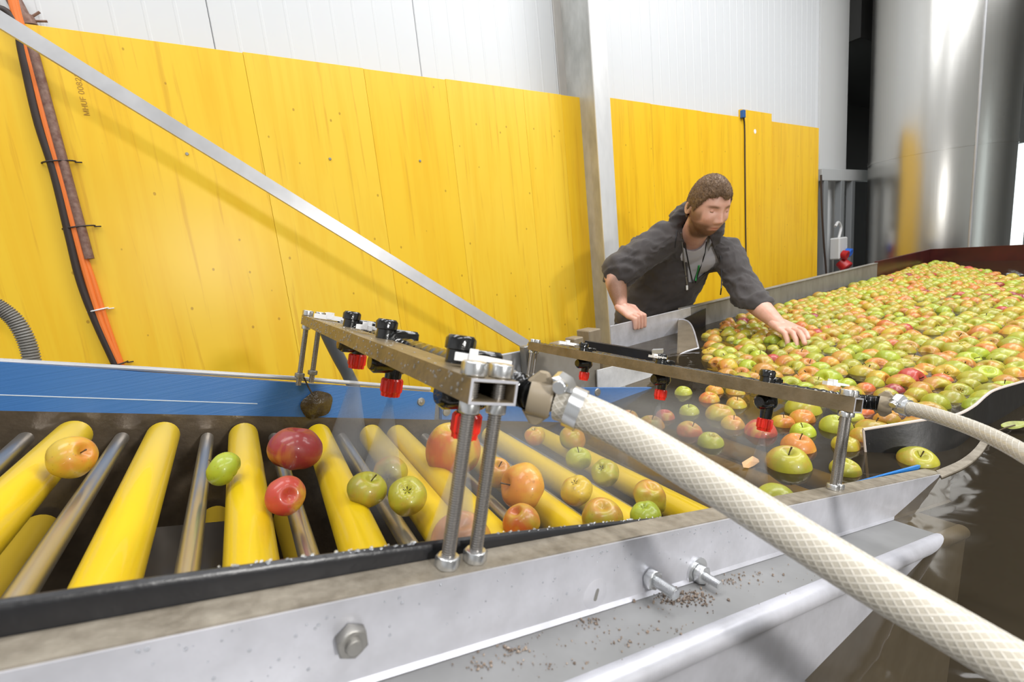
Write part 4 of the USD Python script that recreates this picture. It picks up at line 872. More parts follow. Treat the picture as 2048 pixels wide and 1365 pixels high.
on_rollers('yellow apple with a red cheek and dark blossom end on the seventh yellow roller', 1153, 983, 64, 'golden', 0, 23, dirv(.15, -.93, -.2), 2.2)
on_rollers('small yellow apple at the foot of the shorter blue board', 1070, 873, 42, 'golden', 1, 24, dirv(.1, -.9, -.1), 1.)
on_rollers('dull olive apple in the mist at the foot of the shorter blue board', 1145, 876, 54, 'green', 1, 25, dirv(.1, .9, .1), 1.)
on_rollers('bright lime apple in the mist left of the hose', 1157, 917, 52, 'lime', 1, 26, dirv(.1, .9, .2), 1.)
on_rollers('green apple with its blossom end turned left, right below the lime apple', 1211, 947, 56, 'green', 0, 27, dirv(.5, -.75, -.4), .4)
on_rollers('lumpy yellow-green apple below the middle of the thick hose', 1300, 992, 68, 'green', 1, 28, dirv(.2, .9, .2), 1., lump=.16, stem=False)
on_rollers('olive-yellow apple sunk behind the rubber lip, left of the lime one', 1205, 1034, 84, 'green', 1, 29, dirv(.0, .9, .3), 2., stem=False)
on_rollers('lime apple peeping over the right end of the rubber lip', 1291, 1033, 64, 'lime', 0, 30, dirv(.1, -.9, -.1), 2.)

def floating(label, u, v, d, col, k, seed, tilt=(0, 0, 1), spin=0., z=None, **kw):
    P = at(u, v, z=WZ + .012)
    for _ in range(4):
        R = px_radius(u, v, d, P); P = at(u, v, z=WZ + .33 * R)
    P = P + (0, 0, -.30 * R); apple(label, P, R, AM[col][k], seed, tilt, spin, nu=40, nv=30, **kw); APP.append((P[0], P[1], R))
floating('pale lime apple floating against the near rail, right of the hose', 1552, 990, 84, 'lime', 1, 41, dirv(.5, .5, -.5), 1., stem=False)
floating('big green apple with a red shoulder floating under the near spray of the second bar', 1576, 918, 92, 'green', 0, 42, dirv(-.05, .95, .15), 2.)
floating('orange apple with a deep stem hollow floating right of the near nozzle spray', 1597, 886, 72, 'orange', 0, 43, dirv(.0, .95, .2), 1.)
floating('red apple floating directly under the red cap of the second spray bar', 1521, 856, 66, 'red', 1, 44, dirv(.1, .9, .1), .4)
floating('green apple with an upright stem floating above the orange apple', 1606, 860, 52, 'lime', 0, 45, dirv(-.1, .95, .1), 2.)
floating('small green apple with a dark blossom end floating in the middle of the trough', 1421, 881, 52, 'lime', 1, 46, dirv(-.1, -.95, -.15), 1.)
floating('brownish orange apple floating in the mist right of the hose', 1379, 858, 52, 'orange', 1, 47, dirv(.3, .7, .2), 2.)
floating('small green apple with a thin stem floating in the mist', 1378, 820, 40, 'lime', 1, 48, dirv(-.1, .97, .1), 1.)
floating('pinkish red apple under the spray of the middle nozzle of the second bar', 1330, 830, 38, 'red', 1, 49, dirv(.1, .8, .1), 1., stem=False)
floating('yellow-green apple half hidden by the hose in the mist', 1302, 846, 52, 'green', 1, 50, dirv(.1, .8, .1), 1.)
floating('small yellow apple peeping over the hose at the tip of the blue board', 1258, 832, 40, 'golden', 1, 51, dirv(.1, .8, .1), 1.)
floating('lime apple floating alone left below the second spray bar', 1367, 782, 34, 'lime', 1, 52, dirv(.1, .8, .1), 1., stem=False)
floating('bright orange apple floating below the second spray bar', 1419, 795, 40, 'orange', 1, 53, dirv(.1, .8, .1), 1., stem=False)
floating('yellow apple beside the bright orange apple, just under the second spray bar', 1429, 779, 36, 'golden', 0, 54, dirv(.1, .8, .1), 2.)
floating('large yellow-green apple floating left of the near nozzle body', 1441, 824, 60, 'green', 1, 55, dirv(.1, .8, .1), 2., stem=False)
floating('small yellow-green apple touching the large one left of the nozzle body', 1473, 806, 42, 'green', 1, 56, dirv(.1, .8, .1), 3.)
floating('yellow apple with a stem hollow floating left of the near red cap', 1466, 845, 48, 'golden', 0, 57, dirv(.1, .9, .1), 3.)
floating('yellow-orange apple floating right behind the near nozzle tube', 1566, 842, 46, 'golden', 1, 58, dirv(.1, .9, .1), 3.)
floating('green and yellow apple right under the second spray bar, left of its rods', 1607, 812, 72, 'green', 0, 59, dirv(.1, .9, .1), 1.)
floating('orange-brown apple floating below the green and yellow one', 1604, 832, 54, 'orange', 0, 60, dirv(.1, .8, .1), 3., stem=False)
floating('large green apple floating left of the pair of right-hand rods', 1673, 848, 68, 'lime', 1, 61, dirv(.1, .9, .1), 2.)
floating('small yellow-green apple behind the right-hand rods, middle of three', 1691, 887, 56, 'green', 1, 62, dirv(.1, -.9, -.1), 2.)
floating('olive green apple behind the foot of the right-hand rods', 1692, 934, 64, 'green', 0, 63, dirv(.3, .8, .1), 3., stem=False)
floating('large yellow-green apple with a deep crease in front of the black guide plate', 1836, 913, 82, 'green', 0, 64, dirv(-.1, .75, .6), 2., squat=.75)
P = at(1499, 928, z=WZ + .004)
solo('apple_piece', trimesh.convex.convex_hull(P + np.array([[-.021, 0, 0], [-.012, .008, .004], [-.004, -.004, .007], [.006, .006, .005], [.018, .004, .008], [.024, -.004, .002], [.016, -.010, .001], [0, -.008, -.002], [-.014, -.006, -.002], [.0, 0, -.006]])), M_flesh, 'pale broken piece of apple floating left of the big green apple', 'apple piece', smooth=40)

# the crowd: jittered rows, pushed apart, sorted by size in the photograph
rg = np.random.default_rng(21)
cand = []; sp = .064
for i, yy in enumerate(np.arange(-.86, 1.34, sp * .866)):
    for xx in np.arange(1.0, 5.40, sp):
        cand.append((xx + (i % 2) * sp / 2 + rg.normal(0, .010), yy + rg.normal(0, .010)))
Rr = rg.uniform(.0255, .038, len(cand)); cand = np.array(cand)
from scipy.spatial import cKDTree
fix = np.array(APP)
for _ in range(14):
    for a, b in cKDTree(cand).query_pairs(.08):
        d = cand[b] - cand[a]; L = np.hypot(*d) + 1e-9; o = (Rr[a] + Rr[b]) * .97 - L
        if o > 0: cand[a] -= d / L * o * .25; cand[b] += d / L * o * .25
from shapely.geometry import Polygon as SP, Point
clear = [SP([(1200, 600), (1424, 560), (1425, 640), (1405, 700), (1410, 775), (1330, 780), (1150, 780)]), SP([(1880, 480), (2300, 480), (2300, 575), (2080, 565), (1990, 548), (1905, 533)]),
         SP([(1150, 800), (1345, 760), (1500, 790), (1660, 812), (1722, 850), (1735, 960), (1600, 1010), (1200, 1010)]), SP([(1560, 640), (1590, 650), (1600, 680), (1565, 690), (1545, 660)])]
gpy = lambda x_: np.interp(x_, B[:, 0][np.argsort(B[:, 0])], B[:, 1][np.argsort(B[:, 0])])
keep = []
for (x_, y_), r in zip(cand, Rr):
    if y_ > YT - r - .004 or x_ > x_end - .35 * (YT + .02 - y_) / (YT + .92) - r - .03: continue
    u, v = proj((x_, y_, WZ)); p = Point(u, v)
    if u < 1385 or u > 2300 or v > 1300: continue
    if any(c.contains(p) for c in clear): continue
    if y_ < gpy(x_) + r + .02: continue
    if len(fix) and (np.hypot(fix[:, 0] - x_, fix[:, 1] - y_) < fix[:, 2] + r * .85).any(): continue
    if u < 1450 and rg.random() < .25: continue
    if rg.random() < .05: continue
    keep.append((x_, y_, r, u, v))
keep.sort(key=lambda k: -k[2] / np.linalg.norm(np.array([k[0], k[1], WZ]) - EYE) * (1 if -20 < k[3] < 2060 else .05))
COLS = ['lime'] * 24 + ['green'] * 44 + ['golden'] * 21 + ['orange'] * 8 + ['red'] * 3
NAME = {'lime': 'bright lime', 'green': 'yellow-green', 'golden': 'golden yellow', 'orange': 'orange-blushed', 'red': 'red'}
def zone(u, v):
    col_ = 'near the reaching arm' if u < 1560 else 'just beyond the hand' if u < 1720 else 'right of the hand' if u < 1900 else 'at the right edge'
    row_ = 'nearest rows' if v > 770 else 'near rows' if v > 720 else 'middle rows' if v > 670 else 'far rows'
    return '%s of the crowd, %s' % (row_, col_)
NTH = ['', 'second ', 'third ', 'fourth ', 'fifth ', 'sixth ', 'seventh ', 'eighth ', 'ninth ', 'tenth ', 'eleventh ', 'twelfth ', 'thirteenth ', 'fourteenth ', 'fifteenth ', 'sixteenth ', 'seventeenth ', 'eighteenth ', 'nineteenth ', 'twentieth ']
PROTO = {}
for c in AM:
    for k in range(2):
        for q in range(2): PROTO[(c, k, q)] = None
def rand_axis():
    a = rg.normal(size=3); a[2] = abs(a[2]) * .9 + .1
    if rg.random() < .25: a = -a
    return unit(a)
NI = 300 - len(APP); rest = []; picked = []
for n_, (x_, y_, r, u, v) in enumerate(keep):
    c = COLS[rg.integers(len(COLS))]; k, q = int(rg.integers(2)), int(rg.integers(2)); ax, spn = rand_axis(), rg.uniform(0, 6.28); pos = (x_, y_, WZ - .30 * r + rg.uniform(-.006, .004))
    if n_ >= NI: rest.append((pos, r, c, k, ax, spn)); continue
    picked.append((c, zone(u, v), u, pos, r, k, q, ax, spn))
picked.sort(key=lambda t_: (t_[0], t_[1], t_[2])); count = {}
for c, z_, u, pos, r, k, q, ax, spn in picked:
    o = count.get((c, z_), 0); count[(c, z_)] = o + 1
    lab = '%s%s apple from the left, %s' % (NTH[o] if o else 'first ', NAME[c], z_)
    path = '/World/' + numbered('/World', 'apple'); x = UsdGeom.Xform.Define(stage, path); pr = x.GetPrim(); tag(pr, lab, 'apple', '%s apples, %s' % (NAME[c], z_))
    if PROTO[(c, k, q)] is None:
        apple_parts(pr, .032, 100 + len(c) * 5 + k * 7 + q * 3, AM[c][k], stem=q == 0, squat=.86 + .08 * q, lump=.06); PROTO[(c, k, q)] = path
    else:
        pr.GetReferences().AddInternalReference(PROTO[(c, k, q)]); pr.SetInstanceable(True)
    place(path, pos, rot_from(ax, spn), r / .032)
# the far, small remainder of the crowd: one object
fa = UsdGeom.Xform.Define(stage, '/World/far_apples').GetPrim()
tag(fa, 'dense crowd of small green, yellow and red apples floating at the far end of the tank', 'apples', kind='stuff')
small = {}
for pos, r, c, k, ax, spn in rest:
    if (c, k) not in small: small[(c, k)] = []
    m, _z = apple_mesh(r, 3 + k, 14, 10); v = np.array(m.vertices) @ rot_from(ax, spn) + np.array(pos)
    small[(c, k)].append(trimesh.Trimesh(v, m.faces, process=False))
for (c, k), ms in sorted(small.items()):
    g = usdkit.mesh(stage, '/World/far_apples/%s_apples%s' % (c, '' if k == 0 else '_001'), trimesh.util.concatenate(ms), AM[c][k], True); tag(g.GetPrim(), kind='stuff')
print('apples', len(APP), len(keep), len(rest))

# ================================================================== PERSON
def V3(u, v, y): return at(u, v, y=y)
def capsule_chain(pts, rad, k=14):
    out = []
    for (a, b), (ra, rb) in zip(zip(pts[:-1], pts[1:]), zip(rad[:-1], rad[1:])):
        out.append(m3.Manifold.hull_points(np.vstack([ball(a, ra), ball(b, rb)])))
    return out
_ico = trimesh.creation.icosphere(2, 1.0).vertices
def ball(c, r):
    r = np.broadcast_to(np.asarray(r, float), (3,)); return _ico * r + np.asarray(c, float)
def eball(c, R, rad): return (_ico * np.asarray(rad)) @ np.asarray(R) + np.asarray(c, float)
def mhull(*g): return m3.Manifold.hull_points(np.vstack(g))
def munion(ms):
    return m3.Manifold.batch_boolean(ms, m3.OpType.Add)
from scipy.sparse import coo_matrix
def smooth_m(man, length, it=12, lam=.5, nu=.52):
    t = tri(man.refine_to_length(length)); v = np.array(t.vertices); e = np.vstack([t.faces[:, [0, 1]], t.faces[:, [1, 2]], t.faces[:, [2, 0]]]); e = np.vstack([e, e[:, ::-1]]); n = len(v)
    A = coo_matrix((np.ones(len(e)), (e[:, 0], e[:, 1])), (n, n)).tocsr(); A.data[:] = 1; deg = np.maximum(np.asarray(A.sum(1)).ravel(), 1)
    for k in range(it):
        v = v + lam * ((A @ v) / deg[:, None] - v); v = v - nu * ((A @ v) / deg[:, None] - v) if k < it - 1 else v
    return trimesh.Trimesh(v, t.faces, process=False)
def to_man(t):
    return m3.Manifold(m3.Mesh(np.ascontiguousarray(t.vertices, np.float32), np.ascontiguousarray(t.faces, np.uint32)))

# joints
hR, eR, sR = V3(1244, 622, 1.425), V3(1229, 553, 1.51), V3(1318, 474, 1.46)
wL, eL, sL = V3(1556, 648, .93), V3(1497, 594, 1.12), V3(1452, 505, 1.31)
neck0 = (sR + sL) / 2 + np.array([.02, .02, .045]); pel = np.array([2.01, 1.70, .98])
shv = unit(sL - sR); fwd = unit(np.cross(shv, (0, 0, 1))); fwd = fwd if fwd[1] < 0 else -fwd
spine = unit(neck0 - pel); chf = unit(np.cross(shv, spine)); chf = chf if chf[1] < 0 else -chf
BF = np.stack([shv, chf, np.cross(shv, chf) * (1 if np.cross(shv, chf)[2] > 0 else -1)])      # rows: to his left, forward, up
def bp(o, x, y, z): return o + BF.T @ np.array([x, y, z])
# head frame: z up along the neck axis, -y is the face
yaw = np.array([-.36, -.93, 0]); pitch = math.radians(23)
fdir = unit(unit(yaw) * math.cos(pitch) - np.array([0, 0, 1]) * math.sin(pitch))
hx = unit(np.cross(fdir, (0, 0, 1))); hx = unit(hx + np.array([0, 0, .05])); hx = unit(hx - fdir * (hx @ fdir)); hz = np.cross(hx, fdir)
HF = np.stack([hx, -fdir, hz])                                      # rows: head x (his right... viewer's left is -), back, up
HC = V3(1417, 416, 1.215)
def hp(x, y, z): return HC + HF.T @ np.array([x, y, z])
def bump3(p, c, s, h, d):
    w = np.exp(-(((p - np.array(c)) / np.array(s)) ** 2).sum(1)); return (w * h)[:, None] * np.array(d)
def head_local():
    t = trimesh.creation.icosphere(5, 1.0); p = np.array(t.vertices)
    a, b, c = .076, .096, .118
    q = p * (a, b, c)
    z = q[:, 2] / c
    lower = np.clip(-z, 0, 1)
    q[:, 0] *= 1 - .34 * lower ** 1.7                                 # jaw narrows
    q[:, 1] = np.where(q[:, 1] > 0, q[:, 1] * (1 - .40 * lower), q[:, 1] * (1 - .06 * lower) )
    q[:, 1] += -.012 * lower                                          # chin forward
    front = q[:, 1] < 0
    q[:, 1] = np.where(front, q[:, 1] * (1 - .10 * (1 - np.clip(np.abs(q[:, 0]) / a, 0, 1) ** 2) * np.clip((.75 - z) / .6, 0, 1)), q[:, 1])
    B = lambda *k: bump3(q, *k)
    d = B((0, -.094, .026), (.050, .03, .022), .0035, (0, -1, .1))                               # brow ridge
    for s in (-1, 1):
        d = d + B((s * .031, -.085, .010), (.019, .03, .012), .008, (0, 1, 0))                   # eye socket
        d = d + B((s * .043, -.070, -.026), (.020, .03, .016), .006, (s * .5, -.8, 0))            # cheekbone
        d = d + B((s * .013, -.092, -.037), (.008, .02, .008), .007, (s * .25, -.9, 0))           # nostril wing
        d = d + B((s * .052, -.03, -.078), (.022, .03, .020), .005, (s, 0, -.3))                  # jaw corner
    for zz, hh, wd in ((.012, .006, .009), (-.002, .011, .009), (-.015, .017, .010), (-.028, .022, .012), (-.036, .017, .013)):
        d = d + B((0, -.092, zz), (wd, .03, .010), hh * .62, (0, -1, 0))                          # nose ridge and tip
    d = d + B((0, -.088, -.060), (.022, .03, .0055), .0065, (0, -1, 0)) + B((0, -.088, -.0715), (.018, .03, .0055), .0065, (0, -1, .0)) # lips
    d = d + B((0, -.090, -.0655), (.020, .03, .0024), .0035, (0, 1, 0))
    d = d + B((0, -.085, -.083), (.02, .03, .006), .003, (0, 1, 0)) + B((0, -.082, -.103), (.022, .03, .014), .009, (0, -1, -.1))        # chin
    t.vertices = q + d; return t
hl = head_local()
def ear(s):
    o = np.array([s * .0695, .016, -.008]); g = []
    pts = [o + np.array([s * .006 * k2, .006 + .014 * k2 * 1.0 + .006 * math.cos(a), 0]) + np.array([0, .011 * math.cos(a), .023 * math.sin(a)]) for k2 in (0, 1) for a in np.linspace(0, 6.2, 14)]
    return mhull(*[ball(p_, .0035) for p_ in pts[14:]], ball(o + (-.004 * s, 0, 0), .012))
hm = tri(hl); head_w = trimesh.Trimesh(np.array([hp(*p) for p in np.array(hm.vertices)]), hm.faces, process=False); head_w.fix_normals()
ears = munion([ear(1), ear(-1)]); et = smooth_m(ears, .004, 4); et.vertices = np.array([hp(*p) for p in np.array(et.vertices)]); et.fix_normals()

def hand(wrist, fwd_, up_, side, fingers, thumb, palm_l=.085, s=1.0):
    """fingers: for each of four, list of joint points relative to the knuckle in (forward, up); side: direction from index to little finger."""
    F_, U_, S_ = unit(fwd_), unit(up_), unit(side); ms = []
    kn = [wrist + F_ * palm_l * q * s + S_ * o * s + U_ * .004 for o, q in ((-.030, .98), (-.010, 1.03), (.011, 1.0), (.030, .92))]
    pal = [ball(k, .0115 * s) for k in kn] + [ball(wrist + S_ * .018 * s, .016 * s), ball(wrist - S_ * .018 * s, .017 * s), ball(wrist + F_ * .04 * s - S_ * .032 * s - U_ * .006, .014 * s)]
    ms.append(mhull(*pal)); ms.append(mhull(ball(wrist, .025 * s), ball(wrist + F_ * .03 * s, .020 * s)))
    for k, chain in zip(kn, fingers):
        pts = [k] + [k + F_ * a * s + U_ * b * s + S_ * (c if len((a, b, c)) == 3 else 0) * s for a, b, c in chain]
        ms += capsule_chain(pts, [.0108 * s, .0098 * s, .0090 * s, .0078 * s][:len(pts)])
    tp = [wrist + F_ * a * s + U_ * b * s + S_ * c * s for a, b, c in thumb]
    ms += capsule_chain(tp, [.0165 * s, .013 * s, .0105 * s, .009 * s][:len(tp)])
    return ms
# right hand: closed over the rim of the deflector plate, knuckles up, fingertips on the near side
kx = np.array([1, 0, 0.0])
WR = at(1242, 613, y=1.452); KR = at(1268, 629, y=1.384)
def hand_over_rim():
    ms = []; F_ = unit(KR - WR); row = unit(np.array([1, -.08, .05])); U_ = unit(np.cross(row, F_)); U_ = U_ if U_[2] > 0 else -U_
    kn = [KR + row * o + U_ * h for o, h in ((.030, 0), (.010, .004), (-.011, .002), (-.030, -.004))]
    ms.append(mhull(*[ball(k, .0122) for k in kn], ball(WR + row * .020, .017), ball(WR - row * .018, .016)))
    ms.append(mhull(ball(WR, .026), ball(WR * .7 + KR * .3, .021)))
    for k, q in zip(kn, (1.0, 1.08, 1.02, .84)):
        tip = np.array([k[0] - .001, YT - .0165, RIM + .001])
        p1 = np.array([k[0], YT - .016, max(k[2] - .010, RIM + .006)]); p2 = p1 + np.array([0, -.0, -.026 * q]); p3 = p2 + np.array([0, .001, -.020 * q])
        ms += capsule_chain([k, p1, p2, p3], [.0115, .0108, .0098, .0085])
    ms += capsule_chain([WR + row * .018 + F_ * .01, WR + row * .045 + F_ * .03, np.array([KR[0] + .058, YT + .018, RIM + .002]), np.array([KR[0] + .066, YT + .016, RIM - .020])], [.017, .0135, .011, .009])
    return ms
hand_r = hand_over_rim()
# left hand: open, reaching down to the apples
tipL = at(1632, 691, z=WZ + .03); fL = unit(tipL - wL)
hand_l = hand(wL, fL + (0, 0, -.02), np.array([.15, -.25, 1.0]), unit(np.cross(fL, (0, 0, 1))) * (1 if np.cross(fL, (0, 0, 1))[0] < 0 else -1),
              [[(.042, .006, .004), (.068, .004, .007), (.090, -.004, .010)], [(.046, .004, .001), (.076, -.004, .002), (.100, -.018, .003)], [(.042, .0, -.003), (.068, -.016, -.006), (.086, -.038, -.008)], [(.032, -.006, -.006), (.050, -.024, -.011), (.060, -.042, -.014)]],
              [(.012, -.008, -.024), (.042, -.016, -.046), (.068, -.022, -.050), (.092, -.030, -.046)], s=1.06)
arms = capsule_chain([sR, eR], [.044, .046]) + capsule_chain([eR, eR * .62 + WR * .38, WR], [.047, .045, .027]) + capsule_chain([sL, eL], [.044, .045]) + capsule_chain([eL, eL * .62 + wL * .38, wL], [.046, .044, .027])
nb = hp(0, .030, -.075); neck = capsule_chain([neck0 + (0, .01, -.03), nb, hp(0, .025, -.04)], [.058, .057, .054])
trunk = [mhull(eball(bp(neck0, 0, -.04, -.22), BF, (.135, .075, .10)), eball(bp(neck0, 0, -.03, -.09), BF, (.12, .050, .04))), mhull(eball(bp(neck0, 0, -.04, -.22), BF, (.13, .075, .10)), eball(pel, np.eye(3), (.13, .09, .10))),
         mhull(ball(sR + (0, .035, -.03), .030), ball(sL + (0, .035, -.03), .030), ball(neck0 + (0, .05, -.11), .03))]
kneeR, kneeL = np.array([1.90, 1.70, .50]), np.array([2.14, 1.72, .50]); ankR, ankL = np.array([1.88, 1.80, .085]), np.array([2.17, 1.82, .085])
legs = capsule_chain([pel + (-.085, 0, -.03), kneeR, ankR], [.088, .058, .042]) + capsule_chain([pel + (.085, 0, -.03), kneeL, ankL], [.088, .058, .042])
rough = smooth_m(munion(arms + neck + trunk + legs), .016, 14)
hands = smooth_m(munion(hand_r + hand_l), .0034, 8)
body = munion([to_man(rough), to_man(hands), to_man(head_w), to_man(et)])
bt_ = tri(body); bt_.merge_vertices(digits_vertex=6)
n_ = {'a': ('attribute', {'attribute': 'beard'}), 'b': ('attribute', {'attribute': 'lips'}), 't': ('texture_coordinate', {}), 'm': ('mapping', {'scale': (700, 700, 700)}), 'g': ('noise_texture', {'scale': 1.0, 'detail': 2.0}),
      'gm': ('math', {'math_type': 'multiply_add', 'value2': .9, 'value3': .62}), 'f': ('math', {'math_type': 'multiply', 'use_clamp': True}), 'm2': ('mapping', {'scale': (30, 30, 30)}), 'g2': ('noise_texture', {'scale': 1.0, 'detail': 3.0}),
      'r': ('rgb_ramp', {'ramp': [(.3, (.60, .32, .235)), (.7, (.68, .40, .31))]}), 'x': ('mix_color', {'b': (.13, .062, .026)}), 'y': ('mix_color', {'b': (.46, .16, .115)}),
      'p': ('principled_bsdf', {'roughness': .45, 'subsurface_weight': .12, 'subsurface_scale': .006})}
M_skin = usdkit.material(stage, '/World/Looks/skin', n_, [('t.object', 'm.vector'), ('m.vector', 'g.vector'), ('g.fac', 'gm.value1'), ('a.fac', 'f.value1'), ('gm.value', 'f.value2'), ('t.object', 'm2.vector'), ('m2.vector', 'g2.vector'), ('g2.fac', 'r.fac'),
                          ('r.color', 'x.a'), ('f.value', 'x.fac'), ('x.result', 'y.a'), ('b.fac', 'y.fac'), ('y.result', 'p.base_color')], surface='p.BSDF')
pe = thing('person', 'man in a dark grey zip hoodie leaning over the tank and reaching into the apples', 'person', (pel[0], pel[1], 0))
pv = np.array(bt_.vertices); loc = (pv - HC) @ HF.T
sst = lambda x, a, b: np.clip((x - a) / (b - a), 0, 1) ** 2 * (3 - 2 * np.clip((x - a) / (b - a), 0, 1))
ax_, ay, az = np.abs(loc[:, 0]), loc[:, 1], loc[:, 2]
beard = sst(-az, .036, .060) * sst(-ay, -.045, -.02) * sst(az, -.15, -.125)
side_ = sst(ax_, .055, .066) * sst(-az, -.02, .02) * sst(-ay, -.035, -.01) * sst(ay, -.06, -.045) ; beard = np.maximum(beard, side_ * .8)
mouth = np.exp(-((ax_ / .026) ** 4 + ((az + .066) / .012) ** 4)) * (ay < -.06); beard = beard * (1 - mouth) * (1 - .55 * sst(.045 - ax_, 0, .03) * sst(az, -.060, -.045))
brow = np.exp(-(((ax_ - .034) / .021) ** 4 + ((az - .0265 + .10 * np.abs(ax_ - .034)) / .0055) ** 4)) * (ay < -.05); beard = np.clip(np.maximum(beard * .85, brow * .75), 0, 1)
lips = np.exp(-((ax_ / .022) ** 4 + ((az + .0655) / .0085) ** 4)) * (ay < -.07) * .75
lo = ORIGIN[str(pe.GetPath())]; ORIGIN[str(pe.GetPath()) + '/body'] = lo
g = usdkit.mesh(stage, str(pe.GetPath()) + '/body', trimesh.Trimesh(pv - lo, bt_.faces, process=False), M_skin, True)
for nm, arr in (('beard', beard), ('lips', lips)):
    UsdGeom.PrimvarsAPI(g).CreatePrimvar(nm, Sdf.ValueTypeNames.FloatArray, 'vertex').Set(Vt.FloatArray.FromNumpy(arr.astype(np.float32)))
# eyes: whites and irises, half closed by lids looking down
M_hair = mat('brown_hair', (.21, .125, .062), .55, var=((160, 160, 60), (.085, .045, .02), 3))
M_eyew, M_iris, M_lid = mat('eye_white', (.62, .56, .52), .25), mat('iris', (.05, .06, .06), .2), mat('eyelid', (.60, .31, .23), .5)
for s in (-1, 1):
    c = hp(s * .0315, -.0625, .0085)
    ew_ = part(pe, 'eye', (_e := trimesh.Trimesh(ball(c, .0118), trimesh.creation.icosphere(2, 1.0).faces, process=False)), M_eyew, smooth=True)
    gaze = unit(fdir * .86 - hz * .52); part(ew_, 'iris', lathe([(.0055, .0), (.0050, .0012), (0, .0016)], c + gaze * .0105, gaze, 18), M_iris, smooth=True)
    lid = []
    for a in np.linspace(-.42, 1.3, 9):
        for b in np.linspace(-1.35, 1.35, 13):
            lid.append(c + .0132 * (-HF[1] * math.cos(a) * math.cos(b) + HF[0] * math.sin(b) + HF[2] * math.sin(a) * math.cos(b)))
    lv = np.array(lid); i, j = np.meshgrid(np.arange(8), np.arange(12), indexing='ij'); q = i * 13 + j; fq = np.stack([q, q + 1, q + 14, q + 13], -1).reshape(-1, 4)
    lash = np.array([c + .0135 * (-HF[1] * math.cos(-.42) * math.cos(b) + HF[0] * math.sin(b) + HF[2] * math.sin(-.42) * math.cos(b)) for b in np.linspace(-1.0, 1.0, 13)]); part(ew_, 'lashes', tube(lash, .0014, 6), M_hair)
    part(ew_, 'eyelid', (np.vstack([lv, c + (lv - c) * .93]), np.vstack([fq, fq[:, ::-1] + len(lv)])), M_lid, smooth=True)
# hair: a close shell over the skull with fine tufts
t = trimesh.creation.icosphere(6, 1.0); q = np.array(t.vertices) * (.0825, .104, .1265); zq = q[:, 2]
line = np.where(q[:, 1] < 0, .060 - .012 * np.cos(q[:, 0] / .08 * 3.0) , .060)
hairline = np.interp(q[:, 1], [-.104, -.088, -.06, -.045, -.012, .012, .04, .10], [.062, .064, .066, .030, -.012, .012, -.05, -.062])
hairline = hairline + .006 * np.sin(q[:, 0] * 90) * (q[:, 1] < -.05)
thick = np.clip((zq - hairline) / .016, 0, 1) ** .6
tuft = meshkit.fbm(q * np.array([170, 90, 120]), 3, 2) - .5
sc_ = .965 + (.050 + .060 * np.clip(zq / .12, 0, 1) ** 1.5) * thick + .045 * tuft * thick
t.vertices = q * sc_[:, None]; fm = (thick[t.faces] > .0).any(1); t.update_faces(fm); t.remove_unreferenced_vertices()
t.vertices = np.array(t.vertices) + (0, .003, .002)
hv = np.array([hp(*p) for p in np.array(t.vertices)])
hair_p = part(pe, 'hair', trimesh.Trimesh(hv, t.faces, process=False), M_hair, smooth=True)
rgh = np.random.default_rng(3); hn = trimesh.Trimesh(hv, t.faces, process=False).vertex_normals; sel = rgh.choice(np.nonzero(np.linalg.norm(hv - HC, axis=1) > 0)[0], 5200)
root = hv[sel] - hn[sel] * .002; comb = unit(fdir * .7 + hx * .5); dirn = hn[sel] * .8 + comb * .75 + rgh.normal(0, .28, (len(sel), 3)); dirn /= np.linalg.norm(dirn, axis=1, keepdims=True)
ln = (.007 + .012 * np.clip(((root - HC) @ hz) / .12, 0, 1))[:, None]
cv = UsdGeom.BasisCurves.Define(stage, str(hair_p.GetPath()).rsplit('/', 1)[0] + '/hair_strands'); cv.CreateTypeAttr('linear'); cv.CreateCurveVertexCountsAttr([3] * len(sel))
cv.CreatePointsAttr(Vt.Vec3fArray.FromNumpy((np.stack([root, root + dirn * ln * .55, root + (dirn * .8 + comb * .25) * ln], 1).reshape(-1, 3) - lo).astype(np.float32))); cv.CreateWidthsAttr([.0011, .0009, .0004] * len(sel)); cv.SetWidthsInterpolation('vertex')
UsdShade.MaterialBindingAPI.Apply(cv.GetPrim()).Bind(M_hair); tag(cv.GetPrim(), kind='stuff')

